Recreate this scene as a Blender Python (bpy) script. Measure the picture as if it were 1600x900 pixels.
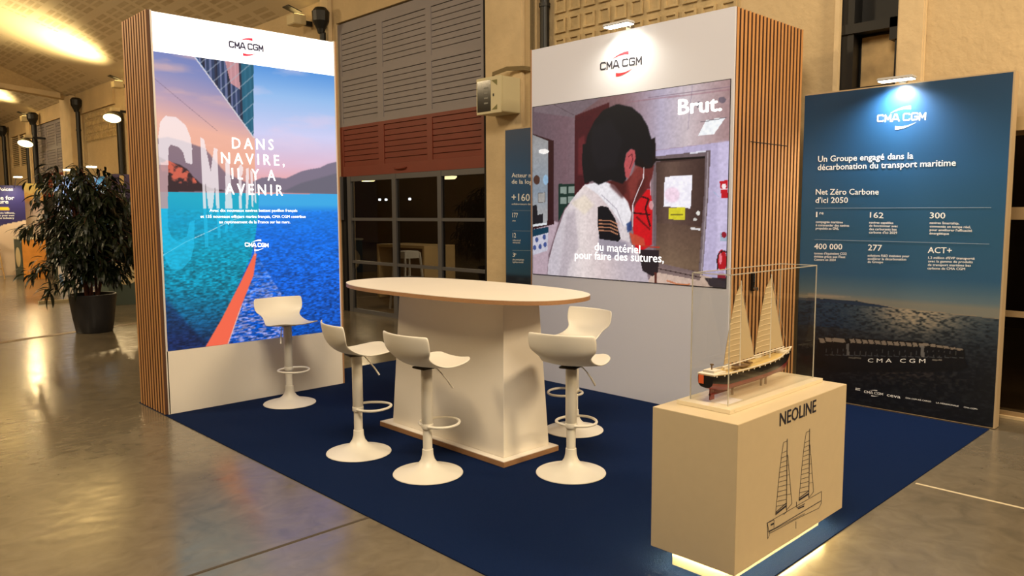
import bpy, bmesh, math, random
import numpy as np
from mathutils import Vector, Matrix
PI = math.pi
sc = bpy.context.scene
for o in list(bpy.data.objects): bpy.data.objects.remove(o)
C = sc.collection
random.seed(7); rng = np.random.RandomState(5)

# ------------------------------------------------------------------ camera
CAM = np.array([-2.1798, -6.2409, 1.6]); F = 1199.58
FW = np.array([0.69175702, 0.71558059, -0.09703939])
RT = np.array([0.71869493, -0.69531387, -0.00402768])
UP = np.array([0.07035496, 0.06695554, 0.99527239])
cd = bpy.data.cameras.new('camera'); co = bpy.data.objects.new('camera', cd); C.objects.link(co)
M = Matrix(((RT[0], UP[0], -FW[0], CAM[0]), (RT[1], UP[1], -FW[1], CAM[1]), (RT[2], UP[2], -FW[2], CAM[2]), (0, 0, 0, 1)))
co.matrix_world = M
cd.sensor_width = 36; cd.lens = F / 1600 * 36; cd.clip_end = 200; cd.clip_start = 0.05
sc.camera = co
# ------------------------------------------------------------------ view, world, hall light
sc.view_settings.view_transform = 'Standard'; sc.view_settings.look = 'None'
sc.view_settings.exposure = 0.0; sc.view_settings.gamma = 1; sc.view_settings.use_curve_mapping = False
w = bpy.data.worlds.new('world'); sc.world = w; w.use_nodes = True
w.node_tree.nodes['Background'].inputs[0].default_value = (0.010, 0.012, 0.02, 1)
w.node_tree.nodes['Background'].inputs[1].default_value = 0.3
WARM = (1.0, 0.76, 0.45)
def lamp(name, kind, loc, target, power, color, size=0.3, size_y=None, angle=None, blend=0.6):
    l = bpy.data.lights.new(name, kind); o = bpy.data.objects.new(name, l); C.objects.link(o)
    l.energy = power; l.color = color
    if kind == 'AREA':
        l.size = size
        if size_y: l.shape = 'RECTANGLE'; l.size_y = size_y
    else: l.shadow_soft_size = size
    if kind == 'SPOT': l.spot_size = math.radians(angle); l.spot_blend = blend
    o.location = loc
    o.rotation_euler = (Vector(target) - Vector(loc)).to_track_quat('-Z', 'Y').to_euler()
    return o
# added area lights out of view, warm fill for hall and stand
lamp('hall_fill', 'AREA', (-1.5, -5.2, 6.3), (0.7, -2.6, 0), 430, (1.0, 0.84, 0.62), 2.4)
lamp('hall_fill', 'AREA', (-4.2, 2.5, 5.9), (-1.5, 2.5, 0), 260, WARM, 1.2)
lamp('hall_fill', 'AREA', (-4.2, 11.0, 5.9), (0, 11.5, 0), 420, WARM, 1.2)
lamp('hall_fill', 'AREA', (-4.2, 20.5, 5.9), (0, 21, 0), 450, WARM, 1.2)
lamp('hall_fill', 'AREA', (2.6, -9.2, 4.4), (3.4, -4.4, 2.0), 300, (1.0, 0.78, 0.50), 1.2)

# ------------------------------------------------------------------ helpers
def ray(x, y): return FW + RT * (x - 800) / F - UP * (y - 450) / F
def at(x, y, ax, v):
    d = ray(x, y); return CAM + d * ((v - CAM[ax]) / d[ax])
def lin(c):
    c = np.asarray(c, float) / 255.0
    return np.where(c <= 0.04045, c / 12.92, ((c + 0.055) / 1.055) ** 2.4)
MATS = {}
def mat(name, col, rough=0.5, metal=0.0, noise=0.0, nscale=20.0, bump=0.0, bscale=60.0, emit=0.0, spec=0.5, trans=0.0, coat=0.0, stretch=(1, 1, 1)):
    if name in MATS: return MATS[name]
    m = bpy.data.materials.new(name); m.use_nodes = True; N = m.node_tree.nodes; L = m.node_tree.links
    b = N['Principled BSDF']; c = lin(col)
    b.inputs['Base Color'].default_value = (*c, 1); b.inputs['Roughness'].default_value = rough
    b.inputs['Metallic'].default_value = metal; b.inputs['Specular IOR Level'].default_value = spec
    b.inputs['Transmission Weight'].default_value = trans; b.inputs['Coat Weight'].default_value = coat
    if emit: b.inputs['Emission Color'].default_value = (*c, 1); b.inputs['Emission Strength'].default_value = emit
    if noise or bump:
        tc = N.new('ShaderNodeTexCoord'); mp = N.new('ShaderNodeMapping'); mp.inputs['Scale'].default_value = stretch
        L.new(tc.outputs['Object'], mp.inputs[0])
    if noise:
        n = N.new('ShaderNodeTexNoise'); n.inputs['Scale'].default_value = nscale; n.inputs['Detail'].default_value = 5
        L.new(mp.outputs[0], n.inputs['Vector'])
        r = N.new('ShaderNodeMapRange'); r.inputs[1].default_value = 0.25; r.inputs[2].default_value = 0.75
        r.inputs[3].default_value = 1 - noise; r.inputs[4].default_value = 1 + noise; L.new(n.outputs[0], r.inputs[0])
        mx = N.new('ShaderNodeMix'); mx.data_type = 'RGBA'; mx.blend_type = 'MULTIPLY'; mx.inputs[0].default_value = 1
        mx.inputs[6].default_value = (*c, 1); L.new(r.outputs[0], mx.inputs[7]); L.new(mx.outputs[2], b.inputs['Base Color'])
    if bump:
        n = N.new('ShaderNodeTexNoise'); n.inputs['Scale'].default_value = bscale; n.inputs['Detail'].default_value = 4
        L.new(mp.outputs[0], n.inputs['Vector'])
        bp = N.new('ShaderNodeBump'); bp.inputs['Strength'].default_value = bump; bp.inputs['Distance'].default_value = 0.02
        L.new(n.outputs[0], bp.inputs['Height']); L.new(bp.outputs[0], b.inputs['Normal'])
    MATS[name] = m; return m
def glass(name, tint=(1, 1, 1), ior=1.45):
    if name in MATS: return MATS[name]
    m = bpy.data.materials.new(name); m.use_nodes = True; N = m.node_tree.nodes; L = m.node_tree.links
    N.remove(N['Principled BSDF']); out = N['Material Output']
    t = N.new('ShaderNodeBsdfTransparent'); t.inputs[0].default_value = (*tint, 1)
    g = N.new('ShaderNodeBsdfGlossy'); g.inputs['Roughness'].default_value = 0.01
    f = N.new('ShaderNodeFresnel'); f.inputs[0].default_value = ior; x = N.new('ShaderNodeMixShader')
    ge = N.new('ShaderNodeNewGeometry'); iv = N.new('ShaderNodeMath'); iv.operation = 'SUBTRACT'; iv.inputs[0].default_value = 1; L.new(ge.outputs['Backfacing'], iv.inputs[1])
    ml = N.new('ShaderNodeMath'); ml.operation = 'MULTIPLY'; L.new(f.outputs[0], ml.inputs[0]); L.new(iv.outputs[0], ml.inputs[1])   # the outer skin alone reflects
    L.new(ml.outputs[0], x.inputs[0]); L.new(t.outputs[0], x.inputs[1]); L.new(g.outputs[0], x.inputs[2]); L.new(x.outputs[0], out.inputs[0])
    MATS[name] = m; return m
def vcol_mat(name, emit=0.0, rough=0.4):
    m = bpy.data.materials.new(name); m.use_nodes = True; N = m.node_tree.nodes; L = m.node_tree.links
    b = N['Principled BSDF']; a = N.new('ShaderNodeAttribute'); a.attribute_name = 'picture'
    b.inputs['Roughness'].default_value = rough
    if emit:
        b.inputs['Base Color'].default_value = (0.01, 0.01, 0.01, 1); b.inputs['Specular IOR Level'].default_value = .08
        L.new(a.outputs['Color'], b.inputs['Emission Color']); b.inputs['Emission Strength'].default_value = emit
    else: L.new(a.outputs['Color'], b.inputs['Base Color'])
    return m
def obj(name, bm, m, parent=None, smooth=False):
    me = bpy.data.meshes.new(name)
    if isinstance(bm, bpy.types.Mesh): me = bm; me.name = name
    else:
        bmesh.ops.recalc_face_normals(bm, faces=bm.faces); bm.to_mesh(me); bm.free()
    for q in (m if isinstance(m, (list, tuple)) else [m]): me.materials.append(q)
    if smooth:
        for p in me.polygons: p.use_smooth = True
        if smooth != 2: me.set_sharp_from_angle(angle=math.radians(40))
    o = bpy.data.objects.new(name, me); C.objects.link(o)
    if parent is not None: o.parent = parent; o.matrix_parent_inverse = Matrix.Translation(-Vector(parent.location)) if parent.rotation_euler.z == 0 else Matrix()
    return o
def tag(o, label, cat, group=None):
    o['label'] = label; o['category'] = cat
    if group: o['group'] = group
    return o
def thing(name, label, cat, loc=(0, 0, 0), group=None):
    o = bpy.data.objects.new(name, None); C.objects.link(o); o.location = loc; o.empty_display_size = .1
    return tag(o, label, cat, group)
def struct(name, bm, m, parent=None, smooth=False):
    o = obj(name, bm, m, parent, smooth)
    if parent is None: o['kind'] = 'structure'
    return o
def dup(root, loc, rz, label):
    r = root.copy(); C.objects.link(r); r.location = loc; r.rotation_euler = (0, 0, rz); r['label'] = label
    for ch in list(root.children):
        c = ch.copy(); C.objects.link(c); c.parent = r; c.matrix_parent_inverse = ch.matrix_parent_inverse
        for g in ch.children:
            d = g.copy(); C.objects.link(d); d.parent = c; d.matrix_parent_inverse = g.matrix_parent_inverse
    return r
def BM(): return bmesh.new()
def box(bm, x0, x1, y0, y1, z0, z1, mi=0, bev=0):
    vs = [bm.verts.new((x, y, z)) for x in (x0, x1) for y in (y0, y1) for z in (z0, z1)]
    fs = [bm.faces.new([vs[i] for i in q]) for q in ((0, 1, 3, 2), (4, 6, 7, 5), (0, 4, 5, 1), (2, 3, 7, 6), (0, 2, 6, 4), (1, 5, 7, 3))]
    for f in fs: f.material_index = mi
    if bev:
        es = list({e for f in fs for e in f.edges})
        bmesh.ops.bevel(bm, geom=es, offset=bev, segments=2, affect='EDGES')
    return bm
def mbox(*a, **k): return box(BM(), *a, **k)
def lathe(bm, prof, cx=0, cy=0, cz=0, n=32, sx=1, sy=1):
    rings = []
    for r, z in prof:
        rings.append([bm.verts.new((cx + r * sx * math.cos(2 * PI * i / n), cy + r * sy * math.sin(2 * PI * i / n), cz + z)) for i in range(n)])
    for a, b in zip(rings, rings[1:]):
        for i in range(n): bm.faces.new((a[i], a[(i + 1) % n], b[(i + 1) % n], b[i]))
    bm.faces.new(rings[0][::-1]); bm.faces.new(rings[-1]); return bm
def tube(bm, pts, r, n=8, closed=False):
    pts = [Vector(p) for p in pts]; rings = []; N = len(pts)
    for i, p in enumerate(pts):
        if closed: d = pts[(i + 1) % N] - pts[i - 1]
        else: d = pts[min(i + 1, N - 1)] - pts[max(i - 1, 0)]
        d.normalize(); up = Vector((0, 0, 1)) if abs(d.z) < .9 else Vector((1, 0, 0))
        a = d.cross(up).normalized(); b = d.cross(a); rr = r[i] if isinstance(r, (list, tuple)) else r
        rings.append([bm.verts.new(p + (a * math.cos(2 * PI * k / n) + b * math.sin(2 * PI * k / n)) * rr) for k in range(n)])
    rg = list(zip(rings, rings[1:])) + ([(rings[-1], rings[0])] if closed else [])
    for a, b in rg:
        for k in range(n): bm.faces.new((a[k], a[(k + 1) % n], b[(k + 1) % n], b[k]))
    if not closed: bm.faces.new(rings[0][::-1]); bm.faces.new(rings[-1])
    return bm
def prism(bm, poly, lo, hi, ax=2):
    """extrude a 2-D polygon along an axis (0,1,2) from lo to hi"""
    def P(a, b, h): return {0: (h, a, b), 1: (a, h, b), 2: (a, b, h)}[ax]
    A = [bm.verts.new(P(a, b, lo)) for a, b in poly]; B = [bm.verts.new(P(a, b, hi)) for a, b in poly]; n = len(poly)
    bm.faces.new(A[::-1]); bm.faces.new(B)
    for i in range(n): bm.faces.new((A[i], A[(i + 1) % n], B[(i + 1) % n], B[i]))
    return bm
class Face:
    """a vertical face of the stand: ax = axis held constant, seen from its negative side; U runs to the right, V up"""
    def __init__(s, ax, v): s.ax, s.v = ax, v
    def uv(s, x, y):
        p = at(x, y, s.ax, s.v); return (p[0] if s.ax == 1 else -p[1]), p[2]
    def P(s, U, V, off=0.0): return (U, s.v - off, V) if s.ax == 1 else (s.v - off, -U, V)
    def poly(s, bm, pts_uv, off, th=0.0015):
        """thin raised flat shape"""
        a = [bm.verts.new(s.P(U, V, off)) for U, V in pts_uv]
        b = [bm.verts.new(s.P(U, V, off + th)) for U, V in pts_uv]; n = len(a)
        bm.faces.new(a); bm.faces.new(b[::-1])
        for i in range(n): bm.faces.new((a[i], b[i], b[(i + 1) % n], a[(i + 1) % n]))
_tx = {}
def text_geo(s, bold=0.0, sp=1.0):
    k = (s, bold, sp)
    if k in _tx: return _tx[k]
    cu = bpy.data.curves.new('t', 'FONT'); cu.body = s; cu.resolution_u = 2; cu.offset = bold; cu.space_character = sp; cu.extrude = 0
    o = bpy.data.objects.new('t', cu); C.objects.link(o); dg = bpy.context.evaluated_depsgraph_get(); dg.update()
    me = bpy.data.meshes.new_from_object(o.evaluated_get(dg)); V = [tuple(v.co) for v in me.vertices]; P = [tuple(p.vertices) for p in me.polygons]
    bpy.data.objects.remove(o); bpy.data.curves.remove(cu); bpy.data.meshes.remove(me)
    _tx[k] = (V, P); return _tx[k]
CAP = max(v[1] for v in text_geo('H')[0])
def add_text(bm, face, s, x0, y0, x1, y1, h, bold=0.015, off=0.002, shear=0.0, sp=1.0):
    """lettering whose baseline runs between two points of the photograph, h = cap height there"""
    u0, v0 = face.uv(x0, y0); u1, v1 = face.uv(x1, y1); _, vt = face.uv(x0, y0 - h); H = vt - v0
    V, P = text_geo(s, 0.0, sp); a = min(v[0] for v in V); b = max(v[0] for v in V); k = (u1 - u0) / (b - a); ky = H / CAP
    g = bold * .9; sh_ = [(0, 0)] + ([(-g, 0), (g, 0), (0, g * .6), (0, -g * .6)] if bold else [])
    for n_, (ex, ey) in enumerate(sh_):
        vs = []
        for x, y, z in V:
            U = u0 + (x + ex - a) * k + shear * y * ky; W = v0 + (v1 - v0) * (x - a) / (b - a) + (y + ey) * ky
            vs.append(bm.verts.new(face.P(U, W, off + n_ * .00015)))
        for p in P:
            try: bm.faces.new([vs[i] for i in p])
            except ValueError: pass
    return u0, v0, u1, H
def swoosh(bm, face, U, V, W, H, upper, off=0.002):
    """crescent of the shipping line's logo"""
    n = 12; s = 1 if upper else -1; o = []; i_ = []
    for k in range(n + 1):
        t = k / n
        x = U + s * (-W / 2 + W * t); y = V + s * H * (math.sin(t * PI * 0.55))
        th = H * 0.62 * t ** 1.1
        o.append((x, y)); i_.append((x, y - s * th))
    face.poly(bm, o + i_[::-1], off, 0.0005)
GLYPH = {'C': [[(.95, .80), (.84, .92), (.2, .92), (.08, .78), (.08, .22), (.2, .08), (.84, .08), (.95, .20)]],
         'M': [[(.09, 0), (.09, .9), (.5, .28), (.91, .9), (.91, 0)]], 'A': [[(-.02, 0), (.40, .93), (.60, .93), (1.02, 0)], [(.17, .27), (.83, .27)]],
         'G': [[(.95, .80), (.84, .92), (.2, .92), (.08, .78), (.08, .22), (.2, .08), (.84, .08), (.92, .16), (.92, .48), (.55, .48)]]}
def wide_letters(bm, face, s, x0, y0, x1, y1, h, bold, off):
    u0, v0 = face.uv(x0, y0); u1, v1 = face.uv(x1, y1); _, vt = face.uv(x0, y0 - h); H = vt - v0
    adv = [.42 if ch == ' ' else 1.16 for ch in s]; k = (u1 - u0) / (sum(adv) - .16); x = 0; n_ = 0
    for ch, ad in zip(s, adv):
        for line in GLYPH.get(ch, []):
            P = [(u0 + (x + a) * k, v0 + (v1 - v0) * (x + a) * k / (u1 - u0) + b * H) for a, b in line]
            for (a, b), (c, d) in zip(P, P[1:]):
                l = math.hypot(c - a, d - b); w_ = H * (.085 + bold); ux, uy = (c - a) / l * w_ * .7, (d - b) / l * w_ * .7; nx, ny = -(d - b) / l * w_, (c - a) / l * w_
                vs = [bm.verts.new(face.P(U, V, off + (n_ % 5) * .0001)) for U, V in ((a - ux + nx, b - uy + ny), (c + ux + nx, d + uy + ny), (c + ux - nx, d + uy - ny), (a - ux - nx, b - uy - ny))]; bm.faces.new(vs); n_ += 1
        x += ad
    return u0, v0, u1, H
def logo(face, parent, x0, y0, x1, y1, h, mt, ms, off=0.003, bold=0.012):
    bm = BM(); u0, v0, u1, H = wide_letters(bm, face, 'CMA CGM', x0, y0, x1, y1, h, bold, off)
    vm = (v0 + face.uv(x1, y1)[1]) / 2; uc = (u0 + u1) / 2; W = (u1 - u0)
    o = obj('logo', bm, mt, parent)
    for q in ((uc - W * .02, vm + H * 1.15, W * .42, H * .75, True), (uc + W * .1, vm - H * .35, W * .42, H * .75, False)): b = BM(); swoosh(b, face, *q, off); obj('swoosh', b, ms, o)
    return o
def vnoise(nu, nv, su, sv, oct=3):
    """smooth value noise on a grid of nv rows and nu columns, su x sv cells"""
    out = np.zeros((nv, nu)); amp = 1; tot = 0
    for k in range(oct):
        a, b = max(2, int(su * 2 ** k)), max(2, int(sv * 2 ** k)); g = rng.rand(b + 2, a + 2)
        x = np.linspace(0, a, nu, endpoint=False); y = np.linspace(0, b, nv, endpoint=False)
        xi = x.astype(int); yi = y.astype(int); fx = x - xi; fy = y - yi; fx = fx * fx * (3 - 2 * fx); fy = fy * fy * (3 - 2 * fy)
        A = g[np.ix_(yi, xi)] * (1 - fx) + g[np.ix_(yi, xi + 1)] * fx; B = g[np.ix_(yi + 1, xi)] * (1 - fx) + g[np.ix_(yi + 1, xi + 1)] * fx
        out += amp * (A * (1 - fy[:, None]) + B * fy[:, None]); tot += amp; amp *= .5
    return out / tot
class Canvas:
    """a printed or shown picture held as colours on a fine grid lying on a face"""
    def __init__(s, face, U0, U1, V0, V1, nu, nv):
        s.f = face; s.b = (U0, U1, V0, V1); s.nu, s.nv = nu, nv
        s.U, s.V = np.meshgrid(np.linspace(U0, U1, nu), np.linspace(V1, V0, nv))
        s.s, s.t = np.meshgrid(np.linspace(0, 1, nu), np.linspace(0, 1, nv)); s.c = np.zeros((nv, nu, 3))
    def mask(s, pts, px=True):
        P = [s.f.uv(*p) for p in pts] if px else pts
        m = np.zeros(s.U.shape, bool); n = len(P)
        for i in range(n):
            (x1, y1), (x2, y2) = P[i], P[(i + 1) % n]
            if y1 == y2: continue
            c = (y1 > s.V) != (y2 > s.V); m ^= c & (s.U < (x2 - x1) * (s.V - y1) / (y2 - y1) + x1)
        return m
    def put(s, m, col, a=1.0):
        m = np.asarray(m, float) * a; s.c = s.c * (1 - m[..., None]) + np.asarray(col, float) * m[..., None]
    def fill(s, pts, col, a=1.0, blur=0):
        m = s.mask(pts).astype(float)
        for _ in range(blur):
            m[1:-1, 1:-1] = (m[1:-1, 1:-1] * 2 + m[:-2, 1:-1] + m[2:, 1:-1] + m[1:-1, :-2] + m[1:-1, 2:]) / 6
        s.put(m, col, a)
    def line(s, pts, w, col, a=1.0):
        for (x1, y1), (x2, y2) in zip(pts, pts[1:]):
            d = math.hypot(x2 - x1, y2 - y1) or 1; nx, ny = -(y2 - y1) / d * w / 2, (x2 - x1) / d * w / 2
            s.fill([(x1 + nx, y1 + ny), (x2 + nx, y2 + ny), (x2 - nx, y2 - ny), (x1 - nx, y1 - ny)], col, a)
    def ell(s, x, y, rx, ry, col, a=1.0, blur=0):
        s.fill([(x + rx * math.cos(k * PI / 14), y + ry * math.sin(k * PI / 14)) for k in range(28)], col, a, blur)
    def grad(s, stops, coord, m=None, a=1.0):
        xs = [q[0] for q in stops]; col = np.stack([np.interp(coord, xs, [q[1][k] for q in stops]) for k in range(3)], -1)
        w_ = (np.ones(s.U.shape) if m is None else np.asarray(m, float)) * a
        s.c = s.c * (1 - w_[..., None]) + col * w_[..., None]
    def build(s, name, m, parent, off):
        nu, nv = s.nu, s.nv; me = bpy.data.meshes.new(name)
        if s.f.ax == 1: co_ = np.stack([s.U, np.full(s.U.shape, s.f.v - off), s.V], -1)
        else: co_ = np.stack([np.full(s.U.shape, s.f.v - off), -s.U, s.V], -1)
        i = np.arange(nu * nv).reshape(nv, nu); q = np.stack([i[1:, :-1], i[1:, 1:], i[:-1, 1:], i[:-1, :-1]], -1).reshape(-1, 4)
        me.vertices.add(nu * nv); me.vertices.foreach_set('co', co_.reshape(-1)); me.loops.add(q.size); me.polygons.add(len(q))
        me.loops.foreach_set('vertex_index', q.reshape(-1)); me.polygons.foreach_set('loop_start', np.arange(0, q.size, 4))
        me.update(calc_edges=True)
        at_ = me.color_attributes.new('picture', 'FLOAT_COLOR', 'POINT'); cc = np.ones((nu * nv, 4)); cc[:, :3] = lin(np.clip(s.c, 0, 255).reshape(-1, 3))
        at_.data.foreach_set('color', cc.reshape(-1)); return obj(name, me, m, parent)

# ------------------------------------------------------------------ materials
plaster = mat('ochre_plaster', (198, 175, 136), 0.85, noise=.10, nscale=1.6, bump=.5, bscale=14)
plaster2 = mat('pillar_plaster', (208, 186, 148), 0.8, noise=.12, nscale=2.2, bump=.5, bscale=10)
reliefm = mat('relief_plaster', (190, 168, 126), 0.85, noise=.22, nscale=5, bump=.5, bscale=20)
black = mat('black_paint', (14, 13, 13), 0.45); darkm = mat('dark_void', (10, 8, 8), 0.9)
greyp = mat('taupe_shutter_paint', (136, 130, 134), 0.55, noise=.05, nscale=3)
redp = mat('rust_red_shutter_paint', (116, 45, 28), 0.5, noise=.06, nscale=3)
alu = mat('grey_aluminium', (96, 96, 100), 0.4, 0.3)
white = mat('cream_white_laminate', (236, 228, 214), 0.42, noise=.015, nscale=4)
whitew = mat('grey_white_panel', (206, 208, 222), 0.5)
stoolm = mat('cream_powder_coat', (232, 226, 212), 0.4)
plyedge = mat('plywood_edge', (164, 122, 84), 0.5, noise=.2, nscale=60, stretch=(1, 1, 8))
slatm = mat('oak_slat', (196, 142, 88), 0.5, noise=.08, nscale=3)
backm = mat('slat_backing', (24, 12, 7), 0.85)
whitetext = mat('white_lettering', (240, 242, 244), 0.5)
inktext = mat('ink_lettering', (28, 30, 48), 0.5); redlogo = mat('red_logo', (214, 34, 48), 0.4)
slatside = mat('dark_slat_side', (84, 52, 30), .7)
steel = mat('brushed_steel', (170, 168, 164), 0.3, 1.0)

# ------------------------------------------------------------------ SETTING: floor
def floor_material():
    m = bpy.data.materials.new('polished_concrete'); m.use_nodes = True; N = m.node_tree.nodes; L = m.node_tree.links; b = N['Principled BSDF']
    tc = N.new('ShaderNodeTexCoord')
    n1 = N.new('ShaderNodeTexNoise'); n1.inputs['Scale'].default_value = .9; n1.inputs['Detail'].default_value = 9; n1.inputs['Roughness'].default_value = .62
    n2 = N.new('ShaderNodeTexNoise'); n2.inputs['Scale'].default_value = 7; n2.inputs['Detail'].default_value = 8; n2.inputs['Distortion'].default_value = 1.2
    for n in (n1, n2): L.new(tc.outputs['Object'], n.inputs['Vector'])
    cr = N.new('ShaderNodeValToRGB'); e = cr.color_ramp.elements
    e[0].position = .3; e[0].color = (*lin((92, 84, 70)), 1); e[1].position = .72; e[1].color = (*lin((128, 117, 98)), 1)
    mx = N.new('ShaderNodeMath'); mx.operation = 'MULTIPLY_ADD'; mx.inputs[1].default_value = .45
    L.new(n2.outputs[0], mx.inputs[0]); ms = N.new('ShaderNodeMath'); ms.operation = 'MULTIPLY'; ms.inputs[1].default_value = .55; L.new(n1.outputs[0], ms.inputs[0]); L.new(ms.outputs[0], mx.inputs[2])
    L.new(mx.outputs[0], cr.inputs[0]); L.new(cr.outputs[0], b.inputs['Base Color'])
    # worn streaks change the gloss
    mp = N.new('ShaderNodeMapping'); mp.inputs['Scale'].default_value = (2.2, 6, 1); mp.inputs['Rotation'].default_value = (0, 0, .9); L.new(tc.outputs['Object'], mp.inputs[0])
    n3 = N.new('ShaderNodeTexNoise'); n3.inputs['Scale'].default_value = 3; n3.inputs['Detail'].default_value = 8; L.new(mp.outputs[0], n3.inputs['Vector'])
    r = N.new('ShaderNodeMapRange'); r.inputs[1].default_value = .3; r.inputs[2].default_value = .7; r.inputs[3].default_value = .14; r.inputs[4].default_value = .27; L.new(n3.outputs[0], r.inputs[0]); L.new(r.outputs[0], b.inputs['Roughness'])
    bp = N.new('ShaderNodeBump'); bp.inputs['Strength'].default_value = .04; bp.inputs['Distance'].default_value = .01; L.new(n2.outputs[0], bp.inputs['Height']); L.new(bp.outputs[0], b.inputs['Normal'])
    b.inputs['Specular IOR Level'].default_value = .9
    return m
YN, YF, XL, W = -14.0, 44.0, -12.7, 4.62
struct('floor', mbox(XL - .2, W + .3, YN, YF, -.12, 0), floor_material())
jm = mat('joint_filler', (70, 60, 48), 0.8); jl = mat('light_joint', (196, 182, 150), 0.7)
struct('trim_1', mbox(-9, 0.0, -2.897, -2.878, -.004, .0015), jm)
struct('trim_2', mbox(2.585, 2.605, -10, -4.73, -.004, .0015), jl)
# shallow kerb crossing the hall by the plant
bm = BM(); prism(bm, [(-6, 3.35), (-.166, 5.05), (1.631, 5.66), (4.6, 6.65), (4.6, 6.78), (1.631, 5.79), (-.166, 5.2), (-6, 3.5)], -.004, .003); struct('trim_3', bm, mat('kerb_joint', (120, 96, 66), .5))

# ceiling: a shallow vault rising from the wall
def zc(x):
    d = W - x; return 5.08 + .46 * d - .0266 * d * d
def ceiling_material():
    m = bpy.data.materials.new('vault_plaster'); m.use_nodes = True; N = m.node_tree.nodes; L = m.node_tree.links; b = N['Principled BSDF']
    tc = N.new('ShaderNodeTexCoord'); sp = N.new('ShaderNodeSeparateXYZ'); L.new(tc.outputs['Object'], sp.inputs[0])
    def band(src, period, lo, hi, off=0.0):
        a = N.new('ShaderNodeMath'); a.operation = 'ADD'; a.inputs[1].default_value = 100 * period + off; L.new(src, a.inputs[0])
        q = N.new('ShaderNodeMath'); q.operation = 'MODULO'; q.inputs[1].default_value = period; L.new(a.outputs[0], q.inputs[0])
        g = N.new('ShaderNodeMath'); g.operation = 'GREATER_THAN'; g.inputs[1].default_value = lo; L.new(q.outputs[0], g.inputs[0])
        l = N.new('ShaderNodeMath'); l.operation = 'LESS_THAN'; l.inputs[1].default_value = hi; L.new(q.outputs[0], l.inputs[0])
        k = N.new('ShaderNodeMath'); k.operation = 'MULTIPLY'; L.new(g.outputs[0], k.inputs[0]); L.new(l.outputs[0], k.inputs[1]); return k.outputs[0]
    def mul(a, c):
        k = N.new('ShaderNodeMath'); k.operation = 'MULTIPLY'; L.new(a, k.inputs[0]); L.new(c, k.inputs[1]); return k.outputs[0]
    X, Y = sp.outputs[0], sp.outputs[1]
    # perforated tiles: groups of four by five small rectangles, each finely slotted
    t = mul(mul(band(X, .124, .02, .105, .025), band(Y, .66, .08, .56)), mul(band(X, .62, .0, .50, .03), band(Y, 9.75, .05, 7.5, 3.2)))
    mix = N.new('ShaderNodeMix'); mix.data_type = 'RGBA'; mix.inputs[6].default_value = (*lin((206, 190, 160)), 1); mix.inputs[7].default_value = (*lin((166, 146, 112)), 1)
    nz = N.new('ShaderNodeTexNoise'); nz.inputs['Scale'].default_value = 3; L.new(tc.outputs['Object'], nz.inputs['Vector'])
    mm = N.new('ShaderNodeMath'); mm.operation = 'MULTIPLY'; L.new(t, mm.inputs[0]); L.new(nz.outputs[0], mm.inputs[1])
    m2 = N.new('ShaderNodeMath'); m2.operation = 'MULTIPLY'; m2.inputs[1].default_value = 1.05; m2.use_clamp = True; L.new(mm.outputs[0], m2.inputs[0])
    L.new(m2.outputs[0], mix.inputs[0]); L.new(mix.outputs[2], b.inputs['Base Color']); b.inputs['Roughness'].default_value = .9
    return m
bm = BM(); N_ = 28; xs = [W + .3 - (W + .3 - XL + .2) * i / N_ for i in range(N_ + 1)]
low = [(x, zc(x)) for x in xs]; prism(bm, low + [(x, z + .2) for x, z in low[::-1]], YN, YF, 1)
struct('ceiling', bm, ceiling_material(), smooth=True)

# tie beam and spandrel over the far pillar
YP = 19.9
bm = BM(); px = [W - .05 - i * .6 for i in range(28)]
prism(bm, [(x, zc(x) + .05) for x in px] + [(px[-1], 5.7), (px[-1], 5.35), (2.77, 5.2), (W - .05, 5.02)], YP - .12, YP + .12, 1)
struct('trim_4', bm, mat('beam_plaster', (190, 165, 122), .8, noise=.1))
bm = BM(); prism(bm, [(W - .3, 5.04), (2.77, 5.19), (XL + 1, 5.6), (XL + 1, 5.73), (2.77, 5.32), (W - .3, 5.19)], YP - .26, YP - .12, 1); struct('trim_5', bm, plaster2)

# the hall wall, pierced by openings, as a grid of blocks
def wall_cells(bm, ys, zs, holes, x0, x1):
    for i in range(len(ys) - 1):
        for j in range(len(zs) - 1):
            cy, cz = (ys[i] + ys[i + 1]) / 2, (zs[j] + zs[j + 1]) / 2
            if any(a < cy < b and c < cz < d for a, b, c, d in holes): continue
            box(bm, x0, x1, ys[i], ys[i + 1], zs[j], zs[j + 1])
holes = [(1.27, 4.85, 0, 4.64), (-9.3, -4.3, 0.02, 2.24), (-3.8, -3.3, 2.62, 4.9), (20.4, 24.3, 0, 4.62), (25.4, 27.8, 3.38, 4.5)]
ys = sorted({YN, YF, *[h[0] for h in holes], *[h[1] for h in holes]}); zs = sorted({0, 5.3, *[h[2] for h in holes], *[h[3] for h in holes]})
bm = BM(); wall_cells(bm, ys, zs, holes, W, W + .28); bmesh.ops.remove_doubles(bm, verts=bm.verts, dist=.0001)
struct('wall_right', bm, plaster)
struct('wall_left', mbox(XL - .2, XL, YN, YF, 0, 5.3), plaster)
struct('wall_near', mbox(XL - .2, W + .3, YN - .2, YN, 0, 7.6), plaster)
struct('wall_far', mbox(XL - .2, W + .3, YF, YF + .2, 0, 7.6), plaster)
# pilasters
def pil(n, y0, y1, x=W - .1, z=5.2): struct('trim_%d' % n, mbox(x, W, y0, y1, 0, z, bev=.012), plaster2)
pil(6, .50, 1.17); pil(7, -4.01, -3.8, W - .06); pil(8, 19.3, 20.4, W - .16, 5.1); pil(9, 4.95, 5.2, W - .08); pil(10, 24.5, 25.0, W - .1)
struct('trim_11', mbox(W - .05, W + .002, .30, .50, 0, 5.1), plaster)
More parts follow.
